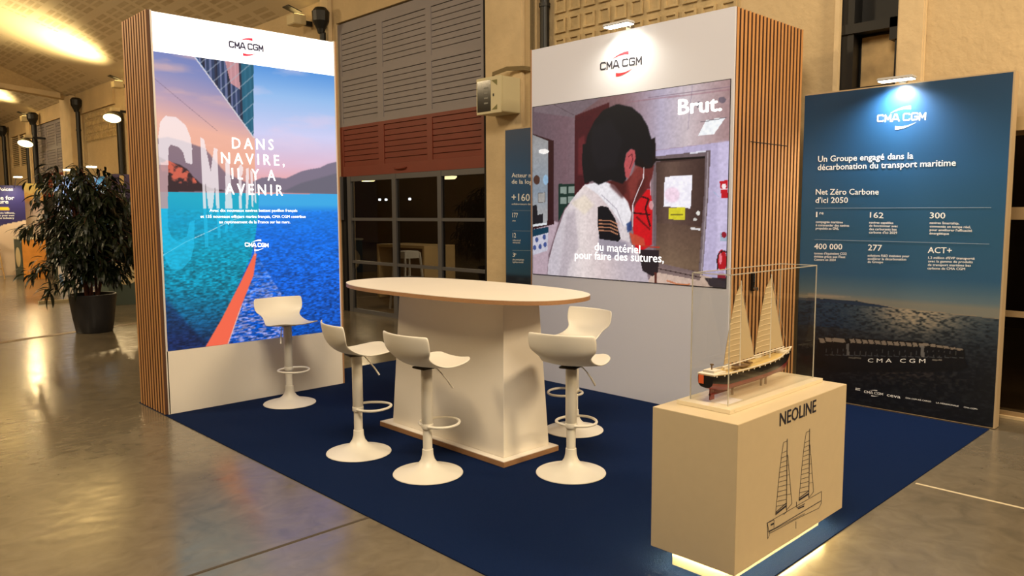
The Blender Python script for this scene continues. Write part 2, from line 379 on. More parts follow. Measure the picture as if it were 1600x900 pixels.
# band above the far panels, set forward of the recess
struct('trim_12', mbox(W - .06, W, 15.75, 19.0, 4.5, 5.1), plaster); struct('trim_13', mbox(W - .05, W, -3.32, -3.28, 2.0, 5.1), plaster2)
struct('trim_14', mbox(W - .05, W + .02, -9.3, -4.3, 2.2, 2.30), mat('ledge_paint', (190, 165, 120), .6))

# relief panels of small square blocks (claustra)
def relief(name, y0, y1, z0, z1, label, p=.2):
    bm = BM(); x = W - .012; box(bm, x, W + .01, y0, y1, z0, z1)
    ny = int((y1 - y0) / p); nz = int((z1 - z0) / p); py = (y1 - y0) / ny; pz = (z1 - z0) / nz
    for i in range(ny):
        for j in range(nz):
            a, c = y0 + i * py, z0 + j * pz; g = .03
            o = [(a + g, c + g), (a + py - g, c + g), (a + py - g, c + pz - g), (a + g, c + pz - g)]; t = .022
            q = [(a + g + t, c + g + t), (a + py - g - t, c + g + t), (a + py - g - t, c + pz - g - t), (a + g + t, c + pz - g - t)]
            A = [bm.verts.new((x - .03, *v)) for v in o]; B = [bm.verts.new((x, *v)) for v in o]; D = [bm.verts.new((x - .03, *v)) for v in q]; E = [bm.verts.new((x - .004, *v)) for v in q]
            for k in range(4):
                l = (k + 1) % 4; bm.faces.new((B[k], B[l], A[l], A[k])); bm.faces.new((A[k], A[l], D[l], D[k])); bm.faces.new((D[k], D[l], E[l], E[k]))
            bm.faces.new(E)
    o = struct(name, bm, reliefm); o['label'] = label; return o
relief('trim_15', -2.35, .05, 3.2, 5.0, 'square block relief panel high on the wall')
relief('trim_16', 15.75, 18.35, 3.66, 4.48, 'square block relief panel far along the wall', .2)

# recessed dark slot between plaster and pillar
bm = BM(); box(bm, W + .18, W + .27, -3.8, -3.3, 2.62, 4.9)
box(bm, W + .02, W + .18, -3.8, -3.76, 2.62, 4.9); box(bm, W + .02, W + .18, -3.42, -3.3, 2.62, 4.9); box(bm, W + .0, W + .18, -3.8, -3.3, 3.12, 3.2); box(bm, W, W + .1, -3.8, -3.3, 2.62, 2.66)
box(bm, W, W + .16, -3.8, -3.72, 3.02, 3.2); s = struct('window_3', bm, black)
obj('panel', mbox(W + .15, W + .19, -3.74, -3.44, 2.68, 3.1), mat('stained_infill', (186, 158, 112), .8, noise=.35, nscale=6), s)

# glazed sectional door with louvred shutter above
def louvre_panels(bm, cols, z0, z1, n, x):
    for a, b in cols:
        h = (z1 - z0) / n
        for k in range(n):
            lo = z0 + k * h; A = [(x + .026, lo), (x + .010, lo + .002), (x + .008, lo + h - .010), (x + .026, lo + h - .008)]
            vs0 = [bm.verts.new((p, a, q)) for p, q in A]; vs1 = [bm.verts.new((p, b, q)) for p, q in A]
            for i in range(3): bm.faces.new((vs0[i], vs0[i + 1], vs1[i + 1], vs1[i]))
            bm.faces.new(vs0[::-1]); bm.faces.new(vs1)
def shutter_frame(bm, y0, y1, cols, rows, z0, z1, x):
    """stiles and rails round the louvre panels"""
    e = [y0] + sorted([v for c_ in cols for v in c_]) + [y1]
    for i in range(0, len(e), 2): box(bm, x, x + .04, e[i], e[i + 1], z0, z1)
    for a, b in cols:
        f = [z0] + [v for r in rows for v in r] + [z1]
        for i in range(0, len(f), 2): box(bm, x, x + .04, a, b, f[i], f[i + 1])
SX = W + .03
def shutter(name, y0, y1, cols, zr0, zg0, zg1, rr, gr, zw=True):
    d = bpy.data.objects.new(name, None); C.objects.link(d); d.location = (SX, (y0 + y1) / 2, 0); d['kind'] = 'structure'
    bm = BM(); shutter_frame(bm, y0, y1, cols, gr, zg0, zg1, SX); [louvre_panels(bm, cols, a, b, 8, SX) for a, b in gr]; box(bm, SX + .03, SX + .05, y0, y1, zg0, zg1); obj('louvre_panel', bm, greyp, d)
    bm = BM(); shutter_frame(bm, y0, y1, cols, rr, zr0, zg0, SX); [louvre_panels(bm, cols, a, b, 7, SX) for a, b in rr]; box(bm, SX + .03, SX + .05, y0, y1, zr0, zg0); obj('louvre_panel', bm, redp, d)
    return d
cols = [(1.39, 2.43), (2.55, 3.61), (3.76, 4.75)]
d = shutter('door_1', 1.285, 4.85, cols, 2.2, 3.0, 4.62, [(2.36, 2.95)], [(3.06, 3.72), (3.80, 4.46)])
bm = BM(); tube(bm, [(SX - .005, 3.35, 2.28), (SX - .04, 3.3, 2.27), (SX - .045, 3.2, 2.265), (SX - .04, 3.1, 2.27), (SX - .005, 3.05, 2.28)], .012); obj('handle', bm, redp, d)
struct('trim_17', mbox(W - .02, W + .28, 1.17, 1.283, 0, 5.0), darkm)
d2 = shutter('door_2', 20.5, 24.2, [(20.6, 21.7), (21.9, 22.9), (23.1, 24.0)], 2.2, 2.95, 4.6, [(2.3, 2.9)], [(3.0, 3.7), (3.8, 4.5)])
obj('lower_panel', mbox(SX, SX + .1, 20.5, 24.2, 0, 2.2), darkm, d2)
# the glazing
wn = bpy.data.objects.new('window_1', None); C.objects.link(wn); wn.location = (W, 3, 0); wn['kind'] = 'structure'
wy = [(4.58, 4.68), (3.335, 3.435), (2.25, 2.335), (1.283, 1.31)]; wz = [(0.0, .06), (.80, .845), (1.49, 1.535), (2.12, 2.2)]
bm = BM()
for a, b in wy: box(bm, SX, SX + .07, a, b, 0, 2.2)
for a, b in wz: box(bm, SX + .005, SX + .065, 1.285, 4.68, a, b)
obj('frame', bm, alu, wn); pane = glass('dark_pane', (.55, .53, .5), 1.6)
for i in range(3):
    for j in range(3):
        a, b = wy[i + 1][1], wy[i][0]; z0, z1 = wz[j][1], wz[j + 1][0]
        obj('pane', mbox(SX + .03, SX + .034, a, b, z0, z1), pane, wn)
obj('side_post', mbox(SX - .01, SX + .1, 4.72, 4.85, 0, 2.2), darkm, wn); obj('track', mbox(W - .04, W, 4.74, 4.80, 1.5, 2.2), alu, wn)
# right-hand window
wn2 = bpy.data.objects.new('window_2', None); C.objects.link(wn2); wn2.location = (W, -6.8, 0); wn2['kind'] = 'structure'
bm = BM()
for a, b in ((0, .05), (.79, .835), (1.535, 1.63), (2.17, 2.24)): box(bm, SX, SX + .06, -9.3, -4.3, a, b)
for a in (-9.3, -8.3, -7.1, -5.9, -4.36): box(bm, SX, SX + .07, a, a + .07, 0, 2.24)
obj('frame', bm, mat('beige_frame', (150, 126, 92), .5), wn2)
for a, b in ((.05, .79), (.835, 1.535), (1.63, 2.17)): obj('pane', mbox(SX + .03, SX + .034, -9.23, -4.36, a, b), pane, wn2)
# louvred vent, far left
bm = BM()
for k in range(16):
    z = 3.4 + k * .068; prism(bm, [(W + .02, z), (W + .02, z + .02), (W + .09, z + .06), (W + .09, z + .04)], 25.4, 27.8, 1)
box(bm, W, W + .05, 26.55, 26.68, 3.38, 4.5); struct('window_4', bm, plaster2)
struct('trim_18', mbox(W + .2, W + .26, 25.3, 27.9, 3.3, 4.6), darkm)

# outside the glass: paved terrace in the dark
struct('trim_19', mbox(W + .28, 12, -12, 12, -.12, -.02), mat('terrace_paving', (120, 96, 66), .7, noise=.35, nscale=1.5))
struct('wall_terrace', mbox(10.2, 10.4, -12, 12, -.1, 5), mat('terrace_wall', (46, 32, 26), .9, noise=.3, nscale=2))

struct('trim_21', mbox(W + .28, 10.2, -12, 12, 4.9, 5.0), darkm)
# ------------------------------------------------------------------ CARPET
def carpet_material():
    m = mat('navy_carpet', (9, 30, 68), .97, noise=.22, nscale=190, bump=.5, bscale=400, spec=.1); return m
cp = obj('carpet', mbox(0, 4.18, -4.71, .60, 0, .006), carpet_material()); tag(cp, 'navy blue carpet covering the floor of the exhibition stand', 'carpet')

# ------------------------------------------------------------------ LIGHT BOX WALL A
FA = Face(1, 0.0); wA, hA, dA = 1.628, 3.153, .577
A = thing('screen_display', 'tall display wall with white glowing header and large sea picture screen', 'display stand', (wA / 2, dA / 2, 0))
obj('body', mbox(.042, wA, .03, dA - .01, .006, hA), white, A)
bm = BM(); box(bm, .034, .042, .0, dA - .01, .008, hA - .002, 0)
obj('slat_backing', bm, backm, A)
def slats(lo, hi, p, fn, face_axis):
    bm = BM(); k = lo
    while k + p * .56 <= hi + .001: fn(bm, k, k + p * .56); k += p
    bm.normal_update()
    for f in bm.faces: f.material_index = 0 if abs(f.normal[face_axis]) > .9 else 1     # veneer on the face, darker brown on the sides
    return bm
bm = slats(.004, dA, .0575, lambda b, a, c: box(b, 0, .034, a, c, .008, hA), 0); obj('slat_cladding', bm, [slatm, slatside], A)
obj('edge_strip', mbox(wA, wA + .018, 0, dA, .006, hA), plyedge, A)
obj('lower_panel', mbox(.026, wA, .0, .03, .006, .515), white, A)
for a_, b_ in ((.026, .04), (wA - .012, wA)): obj('screen_frame', mbox(a_, b_, -.004, .03, .515, hA), mat('satin_frame', (214, 208, 204), .4), A)
hdr = obj('header', mbox(.04, wA - .012, -.002, .03, 2.848, hA - .01), mat('glowing_header', (250, 251, 255), .6, emit=1.5), A); hdr['label'] = 'glowing white header'
lgm = mat('screen_ink', (30, 32, 70), .6, emit=.25); lgr = mat('screen_red', (226, 30, 60), .6, emit=.8)
logo(FA, A, 357.5, 74, 411, 80.5, 10, lgm, lgr, off=.006, bold=.03)

# -------- picture on the LED wall
cA = Canvas(FA, .04, wA - .012, .518, 2.846, 330, 470)
s, t = cA.s, cA.t
cA.grad([(0, (88, 150, 222)), (.10, (150, 190, 238)), (.24, (208, 208, 244)), (.36, (226, 186, 206)), (.44, (238, 164, 158)), (.50, (214, 150, 150)), (.52, (180, 150, 170))], t)
cld = vnoise(330, 470, 4, 22, 4); cA.put(np.clip((cld - .55) * 4, 0, 1) * (t < .36) * (s > .5), (226, 206, 232), .45)
hullm = cA.mask([(225, 60), (303, 88), (398, 215), (398, 302), (225, 302)])
cA.grad([(0, (104, 122, 186)), (.10, (130, 138, 190)), (.2, (190, 160, 180)), (.28, (240, 180, 160)), (.36, (240, 176, 152)), (.45, (196, 140, 140)), (.54, (120, 110, 130))], t + .12 * (.5 - s), hullm)
cA.put(np.clip((cld - .5) * 4, 0, 1) * hullm * (t < .3), (250, 190, 170), .5)
# mountains
cA.fill([(395, 300), (395, 284), (408, 278), (424, 276), (446, 279), (470, 268), (482, 265), (500, 262), (512, 256), (528, 252), (528, 304), (395, 300)], (120, 112, 132), .95, 1)
cA.fill([(440, 300), (470, 286), (500, 278), (528, 270), (528, 304)], (98, 98, 112), .7, 3)
cA.fill([(225, 219), (262, 214), (285, 220), (320, 232), (335, 250), (352, 270), (395, 290), (395, 302), (225, 300)], (120, 104, 122), .85, 2)
cA.fill([(225, 246), (245, 243), (262, 252), (280, 257), (292, 264), (300, 274), (312, 286), (330, 294), (352, 298), (225, 301)], (52, 34, 40), .95, 1)
rk = vnoise(330, 470, 40, 60, 3); mr = cA.mask([(250, 250), (262, 250), (280, 260), (298, 270), (308, 286), (290, 290), (264, 280), (252, 266)])
cA.put(mr * np.clip((rk - .42) * 5, 0, 1), (224, 104, 82), .9)
# sea
sea = cA.mask([(225, 300), (400, 303), (540, 303), (560, 560), (225, 570)])
cA.grad([(.50, (60, 170, 230)), (.53, (24, 124, 228)), (.62, (10, 108, 222)), (.80, (12, 92, 204)), (1, (12, 76, 172))], t, sea)
shp = cA.mask([(225, 299), (404, 302), (404, 330), (398, 375), (392, 402), (320, 560), (225, 570)])
cA.grad([(.5, (20, 170, 200)), (.58, (0, 158, 200)), (.68, (0, 150, 180)), (.80, (4, 134, 164)), (.92, (14, 86, 126)), (1, (20, 48, 92))], t + .1 * (.35 - s), shp, 1.0)
cA.fill([(225, 430), (262, 470), (330, 548), (225, 570)], (22, 34, 80), .6, 14)
foam = cA.mask([(396, 400), (402, 400), (440, 460), (452, 560), (340, 560)]); rp = vnoise(330, 470, 44, 230, 2)
cA.put(foam * np.clip((rp - .45) * 6, 0, 1) * np.clip((t - .62) * 4, 0, 1), (206, 176, 210), .62)
rp2 = vnoise(330, 470, 60, 230, 2); cA.c *= (1 + (rp2 - .5) * .95 * (sea & (t > .52)) * np.clip((t - .5) * 4, .25, 1))[..., None]
cA.fill([(397, 396), (401, 396), (396, 430), (376, 480), (352, 548), (316, 550), (345, 500), (376, 440)], (244, 104, 76), 1, 1)
cA.line([(377, 478), (353, 546)], 1.6, (250, 190, 170), .8)
cA.line([(398, 384), (398, 400)], 1.5, (240, 180, 180), .8)
cA.line([(249, 402), (290, 378), (330, 360), (360, 345), (375, 340)], 1.1, (190, 226, 236), .8)
cA.line([(240, 122), (300, 172), (340, 205)], .8, (110, 90, 110), .6)
# containers
ct = cA.mask([(303, 85), (396, 98), (396, 215), (388, 205)]); cA.put(ct, (40, 60, 96))
gl = (np.sin((cA.U - .3) * 150) > .35); cA.put(ct & gl, (112, 120, 160), .8); cA.put(ct & (np.sin(cA.U * 61 + 1) > .75), (20, 28, 50), .8)
cA.put(ct & cA.mask([(350, 90), (372, 95), (375, 140), (360, 130)]), (230, 160, 160), .8)
cA.put(ct & cA.mask([(376, 95), (396, 98), (396, 215), (380, 190)]), (24, 100, 126), .85)
cA.put(ct & (np.abs(((cA.V - .9 * cA.U) * 9) % 1 - .5) > .44), (170, 176, 190), .5)
cA.line([(303, 88), (340, 138), (397, 216)], 1.8, (220, 214, 220), .9)
# big letters running down the hull, white over sky, cyan over water
big = [[(248, 260), (247, 215), (250, 190), (259, 181), (275, 183), (290, 196), (297, 213), (300, 232), (300, 257), (290, 254), (286, 238), (279, 230), (266, 226), (263, 232), (262, 300), (262, 355), (268, 370), (276, 377), (292, 369), (296, 347), (304, 344), (303, 385), (298, 405), (285, 420), (276, 423), (266, 420), (258, 405), (253, 385), (250, 345)],
       [(312.5, 214), (318.5, 218), (329, 268), (334, 231), (339.5, 233), (345, 371), (340.5, 372), (336, 290), (331, 336), (327, 338), (320, 280), (325.5, 385), (320.5, 387)],
       [(352, 250), (358, 249), (365, 354), (360, 356), (358.6, 334), (356, 335), (355.5, 362), (351.5, 364)],
       [(372, 262), (376, 256), (380, 262), (379, 272), (377, 275), (378, 335), (381, 330), (382, 340), (378, 343), (374, 335)],
       [(384, 264), (388, 262), (389, 300), (386, 335), (384, 330)], [(391, 266), (394, 268), (396, 325), (393, 322)], [(397, 270), (399, 274), (400, 318), (398, 316)]]
for b_ in big:
    m_ = cA.mask(b_); cA.put(m_ & (t < .515), (250, 238, 240), .80 if b_ is not big[0] else .78); cA.put(m_ & (t >= .515), (30, 196, 240), .6)
cA.put(cA.mask(big[0]) & (t > .37) & (t < .515), (150, 100, 104), .55)
scrA = cA.build('screen_picture', vcol_mat('led_screen_left', 1.0), A, .003); scrA['label'] = 'lit sea and ship hull picture'
led_w = mat('lit_white_lettering', (250, 250, 252), .6, emit=1.1)
bm = BM()
for q in (('DANS', 362.5, 232, 427, 234.5, 17), ('NAVIRE,', 345.5, 255, 444, 259, 17), ('IL Y A', 362, 279.5, 430, 282.5, 17), ('AVENIR', 352, 303.5, 441.5, 305.5, 17)): b_ = BM(); add_text(b_, FA, *q, .016, .006, 0, 1.45); obj('lettering', b_, led_w, scrA)
b_ = BM(); add_text(b_, FA, 'Avec dix nouveaux navires battant pavillon français', 327, 331, 464, 331, 4.6, .012, .006); obj('lettering', b_, led_w, scrA)
b_ = BM(); add_text(b_, FA, 'et 135 nouveaux officiers marins français, CMA CGM contribue', 313, 340.5, 477, 340.5, 4.6, .012, .006); obj('lettering', b_, led_w, scrA)
b_ = BM(); add_text(b_, FA, 'au rayonnement de la France sur les mers.', 342, 349, 453, 349, 4.6, .012, .006); obj('lettering', b_, led_w, scrA)
logo(FA, scrA, 382.5, 385, 419, 386, 6, led_w, led_w, off=.006, bold=.03)

# ------------------------------------------------------------------ VIDEO WALL B
XB, B0, B1, hB, dB = 3.074, -1.084, -3.193, 3.115, 1.13
FB = Face(0, XB)
B = thing('screen_display', 'white display wall with video screen and oak slat side', 'display stand', (XB + dB / 2, (B0 + B1) / 2, 0))
obj('body', mbox(XB, XB + dB, B1 + .045, B0, .006, hB), whitew, B)
obj('edge_strip', mbox(XB, XB + .02, B1 + .0, B1 + .045, .006, hB), whitew, B)
obj('corner_trim', mbox(XB - .001, XB + dB, B0 - .001, B0 + .014, .006, hB + .004), plyedge, B)
obj('slat_backing', mbox(XB + .02, XB + dB, B1 + .032, B1 + .045, .006, hB), backm, B)
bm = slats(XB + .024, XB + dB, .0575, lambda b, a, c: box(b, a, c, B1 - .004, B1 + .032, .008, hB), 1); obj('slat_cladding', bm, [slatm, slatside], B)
# the concealed door: saw line across the slats and a keypad lock
FS = Face(1, B1 - .004)
zt = 2.14
obj('door_gap', mbox(XB + .26, XB + .87, B1 - .0048, B1 + .01, zt, zt + .007), backm, B)
kx, ky = at(1173, 440, 1, B1)[0], at(1173, 440, 1, B1)[2]
lk = obj('keypad_lock', mbox(kx - .017, kx + .017, B1 - .03, B1 - .004, ky - .075, ky + .07, bev=.004), black, B); lk['label'] = 'black keypad lock with chrome knob'
bm = BM()
for i in range(3):
    for j in range(5): box(bm, kx - .011 + i * .009, kx - .005 + i * .009, B1 - .0315, B1 - .03, ky + .0 + j * .012, ky + .008 + j * .012)
obj('button', bm, steel, lk); bm = BM(); tube(bm, [(kx, B1 - .06, ky - .055), (kx, B1 - .03, ky - .055)], .014, 12); obj('knob', bm, steel, lk)

q1 = lambda x, y: (780 + x / 4.0, y / 4.0)
q2 = lambda x, y: (780 + x / 3.214, 180 + y / 3.214)
cB = Canvas(FB, 1.100, 3.168, 1.022, 2.588, 350, 265); s, t = cB.s, cB.t
cB.c[:] = (140, 120, 126)
cB.grad([(0, (118, 100, 108)), (.2, (134, 108, 116)), (.35, (150, 130, 136))], s)
P = lambda l: [q2(*p) for p in l]
cB.fill(P([(380, -100), (1160, -200), (1160, 140), (780, 180), (380, 20)]), (188, 168, 186), 1, 0)       # ceiling
cB.grad([(.3, (128, 100, 102)), (.5, (150, 118, 120)), (.70, (196, 186, 204)), (.82, (216, 202, 206)), (1, (182, 152, 152))], s, cB.mask(P([(380, -100), (1160, -200), (1160, 130), (780, 175), (380, 20)])))
cB.fill([q1(220, 640), q1(690, 575), q1(470, 735), q1(220, 700)], (134, 118, 124), 1, 1)
cB.line([q1(335, 650), q1(470, 720)], 1.2, (100, 84, 90), .7); cB.line([q1(930, 610), q1(1445, 540)], 1.2, (150, 126, 140), .8); cB.line([q1(1210, 530), q1(1180, 810)], 1, (160, 146, 170), .6)
cB.line([q1(800, 640), q1(1445, 560)], 2.5, (170, 130, 140), .5)
cB.fill(P([(1040, 25), (1140, 10), (1080, 95), (1000, 103)]), (250, 252, 255)); cB.line(P([(1012, 35), (1142, 12)]), 1.2, (120, 110, 120))
cB.ell(*q1(1395, 625), 6, 5, (120, 110, 124), .8); cB.ell(*q1(1250, 655), 5, 5, (100, 96, 110), .6)
# right wall and door
cB.fill(P([(780, 180), (1160, 130), (1160, 860), (780, 840)]), (198, 188, 216), 1); cB.fill(P([(1100, 135), (1160, 130), (1160, 860), (1090, 860)]), (216, 206, 232), .8, 6)
cB.fill(P([(776, 208), (1064, 176), (1052, 400), (1020, 840), (776, 780)]), (128, 112, 116)); cB.fill(P([(790, 235), (1035, 205), (1030, 400), (1003, 790), (790, 745)]), (88, 66, 62))
cB.grad([(.60, (58, 40, 38)), (.75, (122, 98, 88)), (.9, (84, 62, 58))], s, cB.mask(P([(790, 240), (1033, 222), (1028, 400), (1003, 785), (790, 745)])))
cB.grad([(.5, (80, 58, 52)), (.75, (130, 106, 88)), (.9, (160, 136, 108)), (1, (130, 104, 84))], t, cB.mask(P([(790, 540), (1018, 560), (1003, 785), (790, 745)])), .6)
cB.line(P([(782, 225), (1036, 212)]), 3.5, (30, 22, 24)); cB.line(P([(960, 190), (1040, 182)]), 2.5, (236, 236, 246), .9); cB.line(P([(1050, 185), (1042, 420), (1015, 820)]), 2.5, (176, 164, 170), .8)
cB.fill(P([(833, 310), (972, 300), (962, 468), (827, 458)]), (250, 246, 255)); cB.ell(*q2(870, 400), 12, 12, (246, 214, 230), .7, 4)
cB.fill(P([(853, 466), (936, 462), (933, 527), (851, 522)]), (224, 214, 62)); cB.line(P([(862, 500), (925, 500)]), 1.6, (130, 120, 50), .8)
cB.line(P([(962, 568), (1012, 574)]), 3, (230, 226, 226)); cB.ell(*q2(1000, 492), 3.2, 3.2, (236, 232, 226)); cB.ell(*q2(985, 524), 3, 2.4, (220, 216, 210))
cB.fill(P([(1108, 330), (1150, 326), (1150, 415), (1118, 418)]), (206, 34, 52)); cB.ell(*q2(1130, 357), 3.4, 4, (250, 240, 240)); cB.line(P([(1110, 372), (1150, 370)]), 1.2, (240, 220, 226))
cB.line(P([(1075, 382), (1105, 410)]), 1.2, (176, 190, 216))
cB.fill(P([(1112, 590), (1145, 590), (1145, 632), (1112, 632)]), (176, 190, 206)); cB.ell(*q2(1130, 600), 4, 5, (160, 40, 60))
cB.ell(*q2(1120, 730), 8, 17, (190, 30, 46)); cB.line(P([(1095, 740), (1100, 700), (1125, 680), (1150, 690)]), 2.2, (30, 24, 28)); cB.line(P([(1095, 720), (1100, 790)]), 2, (30, 24, 28)); cB.ell(*q2(1112, 720), 2.2, 9, (250, 170, 180), .8)
cB.ell(*q2(1118, 815), 7, 9, (150, 30, 50), .9)
# floor of the cabin, bottom
cB.fill(P([(790, 760), (1010, 800), (1145, 835), (1145, 880), (740, 850)]), (214, 190, 176)); cB.fill(P([(800, 740), (1010, 790), (1010, 830), (800, 790)]), (140, 120, 118), .9)
cB.line(P([(800, 770), (1015, 815)]), 1.6, (80, 60, 60)); cB.line(P([(843, 830), (900, 850), (960, 850)]), 2.4, (206, 120, 70), .8)
cB.fill(P([(1030, 815), (1145, 820), (1145, 880), (1060, 860)]), (50, 42, 52), .85)
# left: mirror with frame, green binders, paper notices
cB.fill(P([(165, 480), (300, 540), (250, 700), (240, 830), (165, 830)]), (196, 176, 186), 1, 2)
cB.fill(P([(160, 90), (275, 128), (276, 548), (160, 575)]), (66, 26, 32)); cB.fill(P([(160, 95), (248, 130), (243, 548), (160, 560)]), (148, 150, 156))
cB.grad([(.04, (150, 146, 144)), (.25, (170, 170, 172)), (.5, (150, 160, 172)), (.62, (176, 176, 178))], t, cB.mask(P([(160, 95), (248, 130), (243, 548), (160, 560)])))
cB.ell(*q2(225, 182), 8, 4, (255, 250, 246)); cB.ell(*q2(190, 325), 5, 7.5, (96, 66, 56)); cB.ell(*q2(235, 325), 4, 8, (160, 190, 216)); cB.fill(P([(197, 392), (232, 388), (232, 436), (197, 440)]), (176, 172, 168)); cB.line(P([(197, 392), (232, 388), (232, 436), (197, 440), (197, 392)]), .8, (96, 90, 90))
cB.fill(P([(160, 455), (190, 450), (195, 500), (222, 495), (222, 540), (160, 550)]), (40, 38, 46)); cB.line(P([(170, 555), (240, 545)]), 3, (226, 230, 234))
cB.fill(P([(160, 575), (250, 560), (250, 590), (160, 615)]), (18, 74, 96)); cB.fill(P([(165, 612), (248, 590), (243, 680), (165, 705)]), (206, 204, 216))
for (a, b_) in ((190, 625), (228, 612), (180, 665), (207, 660), (232, 650)): cB.ell(*q2(a, b_), 2.6, 4, (70, 90, 150), .9)
cB.fill(P([(300, 345), (386, 345), (386, 400), (330, 470), (298, 540)]), (26, 62, 54)); 
for (a, b_) in ((325, 378), (366, 375), (325, 430), (362, 425)): cB.fill(P([(a - 16, b_ - 18), (a + 14, b_ - 18), (a + 14, b_ + 16), (a - 16, b_ + 16)]), (178, 186, 178), .8)
# maroon door edge behind the head
cB.fill([q1(478, 722), q1(690, 640), q1(690, 900), q1(478, 1100)], (92, 32, 40), 1, 1); cB.fill(P([(382, 10), (470, 0), (450, 400), (378, 400)]), (88, 30, 40)); cB.fill(P([(398, 120), (430, 100), (430, 300), (398, 300)]), (140, 62, 66), .6, 5)
# red survival suits
cB.fill(P([(700, 380), (760, 372), (772, 460), (768, 650), (690, 700), (672, 560), (680, 470)]), (216, 24, 40), 1, 1)
cB.line(P([(690, 400), (752, 420), (735, 470), (760, 560)]), 3, (70, 12, 22), .9); cB.line(P([(672, 490), (760, 500)]), 2.6, (60, 10, 20), .9); cB.line(P([(690, 510), (760, 575)]), 3, (120, 14, 26), .8)
cB.fill(P([(720, 270), (760, 270), (762, 370), (715, 372)]), (120, 30, 40), .8); cB.ell(*q2(738, 322), 5, 6, (40, 90, 170)); cB.ell(*q2(765, 452), 3.5, 7, (220, 190, 190), .8); cB.line(P([(760, 290), (762, 400)]), 1.4, (230, 200, 206), .8)
# the officer: neck and cheek, jacket, collar, hair, ear, epaulette
cB.fill(P([(540, 330), (640, 330), (700, 260), (780, 250), (770, 310), (745, 370), (690, 440), (665, 490), (630, 440)]), (120, 52, 50), 1, 1)
cB.fill(P([(690, 240), (735, 250), (720, 330), (690, 400), (660, 430), (650, 340)]), (150, 72, 66), .8, 4)
cB.fill(P([(240, 880), (248, 740), (280, 620), (330, 480), (385, 400), (430, 350), (520, 335), (580, 350), (650, 440), (665, 500), (650, 560), (660, 640), (700, 690), (745, 800), (760, 880)]), (226, 216, 218), 1, 1)
cB.grad([(.15, (206, 198, 206)), (.3, (236, 224, 222)), (.42, (222, 206, 206)), (.55, (200, 188, 196))], s, cB.mask(P([(240, 880), (248, 740), (280, 620), (330, 480), (385, 400), (430, 350), (520, 335), (600, 450), (610, 620), (660, 640), (745, 800), (760, 880)])), .9)
cB.fill(P([(340, 500), (380, 470), (400, 660), (360, 740), (330, 830), (300, 830)]), (186, 174, 182), .55, 8); cB.fill(P([(500, 600), (640, 640), (660, 700), (560, 720), (500, 690)]), (150, 144, 160), .7, 5); cB.fill(P([(360, 440), (430, 400), (480, 450), (430, 500)]), (240, 226, 200), .5, 6)
cB.fill(P([(428, 350), (520, 333), (575, 350), (640, 430), (665, 490), (650, 560), (625, 560), (570, 480), (500, 400)]), (240, 236, 240), 1, 1); cB.line(P([(515, 400), (590, 470), (625, 560)]), 1.4, (180, 172, 184), .8)
hair = [q1(543, 900), q1(552, 850), q1(595, 760), q1(650, 690), q1(740, 650), q1(830, 670), q1(890, 720), q1(930, 790), q1(955, 880)] + P([(778, 170), (772, 215), (766, 258), (735, 250), (715, 215), (690, 225), (685, 180), (665, 168), (640, 190), (632, 240), (640, 320), (620, 345), (560, 325), (500, 350), (470, 330), (430, 345), (418, 250), (420, 145)])
cB.fill(P([(560, 330), (640, 330), (640, 380), (620, 420), (560, 360)]), (82, 34, 34), .7, 6); cB.fill(P([(700, 330), (740, 300), (730, 380), (690, 440), (670, 470)]), (96, 40, 38), .7, 6)
cB.fill(P([(670, 170), (786, 110), (786, 232), (768, 264), (730, 268), (684, 250)]), (30, 20, 24), 1, 1); cB.fill(P([(700, 175), (782, 170), (780, 215), (764, 262), (742, 262), (722, 235)]), (38, 24, 26), 1, 2)
cB.fill(hair, (26, 24, 31), 1, 1); cB.fill(P([(470, 60), (560, 20), (620, 120), (590, 260), (500, 280), (460, 180)]), (42, 40, 48), .5, 14)
cB.fill(P([(640, 195), (660, 170), (682, 175), (688, 215), (668, 265), (652, 318), (636, 310), (628, 250)]), (196, 100, 104), 1, 1); cB.line(P([(650, 210), (668, 195), (672, 225), (655, 270)]), 1.6, (120, 50, 60), .8)
cB.line(P([(728, 262), (725, 320), (690, 400), (672, 450), (672, 560)]), 1.2, (240, 230, 232), .9)
cB.fill(P([(495, 462), (515, 455), (548, 462), (585, 520), (612, 620), (600, 635), (505, 622), (497, 560)]), (22, 20, 30))
for k in range(4): cB.line(P([(502, 528 + k * 17), (560, 530 + k * 17), (598, 548 + k * 17)]), 1.7, (206, 150, 118), .95)
cB.fill(P([(640, 545), (665, 530), (668, 575), (645, 590)]), (40, 70, 130), .8, 1); cB.fill(P([(655, 590), (690, 600), (730, 620), (735, 660), (670, 650)]), (206, 96, 70), .95, 1)
cB.line(P([(700, 655), (808, 665)]), 2.2, (190, 70, 50), .9)
cB.fill(P([(700, 672), (805, 680), (800, 790), (770, 810), (720, 780)]), (56, 44, 50)); cB.line(P([(786, 790), (788, 850)]), 4, (110, 60, 50))
cB.c = 255 * (np.clip(cB.c, 0, 255) / 255) ** 1.22; cB.c *= (1 + (vnoise(350, 265, 110, 90, 2) - .5) * .14)[..., None]
scrB = cB.build('video_screen', vcol_mat('led_screen_right', .95), B, .004); scrB['label'] = 'lit screen showing an officer in white from behind'
ul, vl = 1.100, 2.588
bm = BM(); box(bm, XB - .005, XB, -1.100, -1.096, 1.022, 2.592); box(bm, XB - .005, XB, -3.172, -3.168, 1.022, 2.592); box(bm, XB - .005, XB, -3.172, -1.096, 2.588, 2.593); box(bm, XB - .005, XB, -3.172, -1.096, 1.017, 1.022); obj('screen_bezel', bm, black, B)
bm = BM(); add_text(bm, FB, 'Brut.', 1061, 179, 1128, 173, 23, .035, .008); obj('lettering', bm, led_w, scrB)
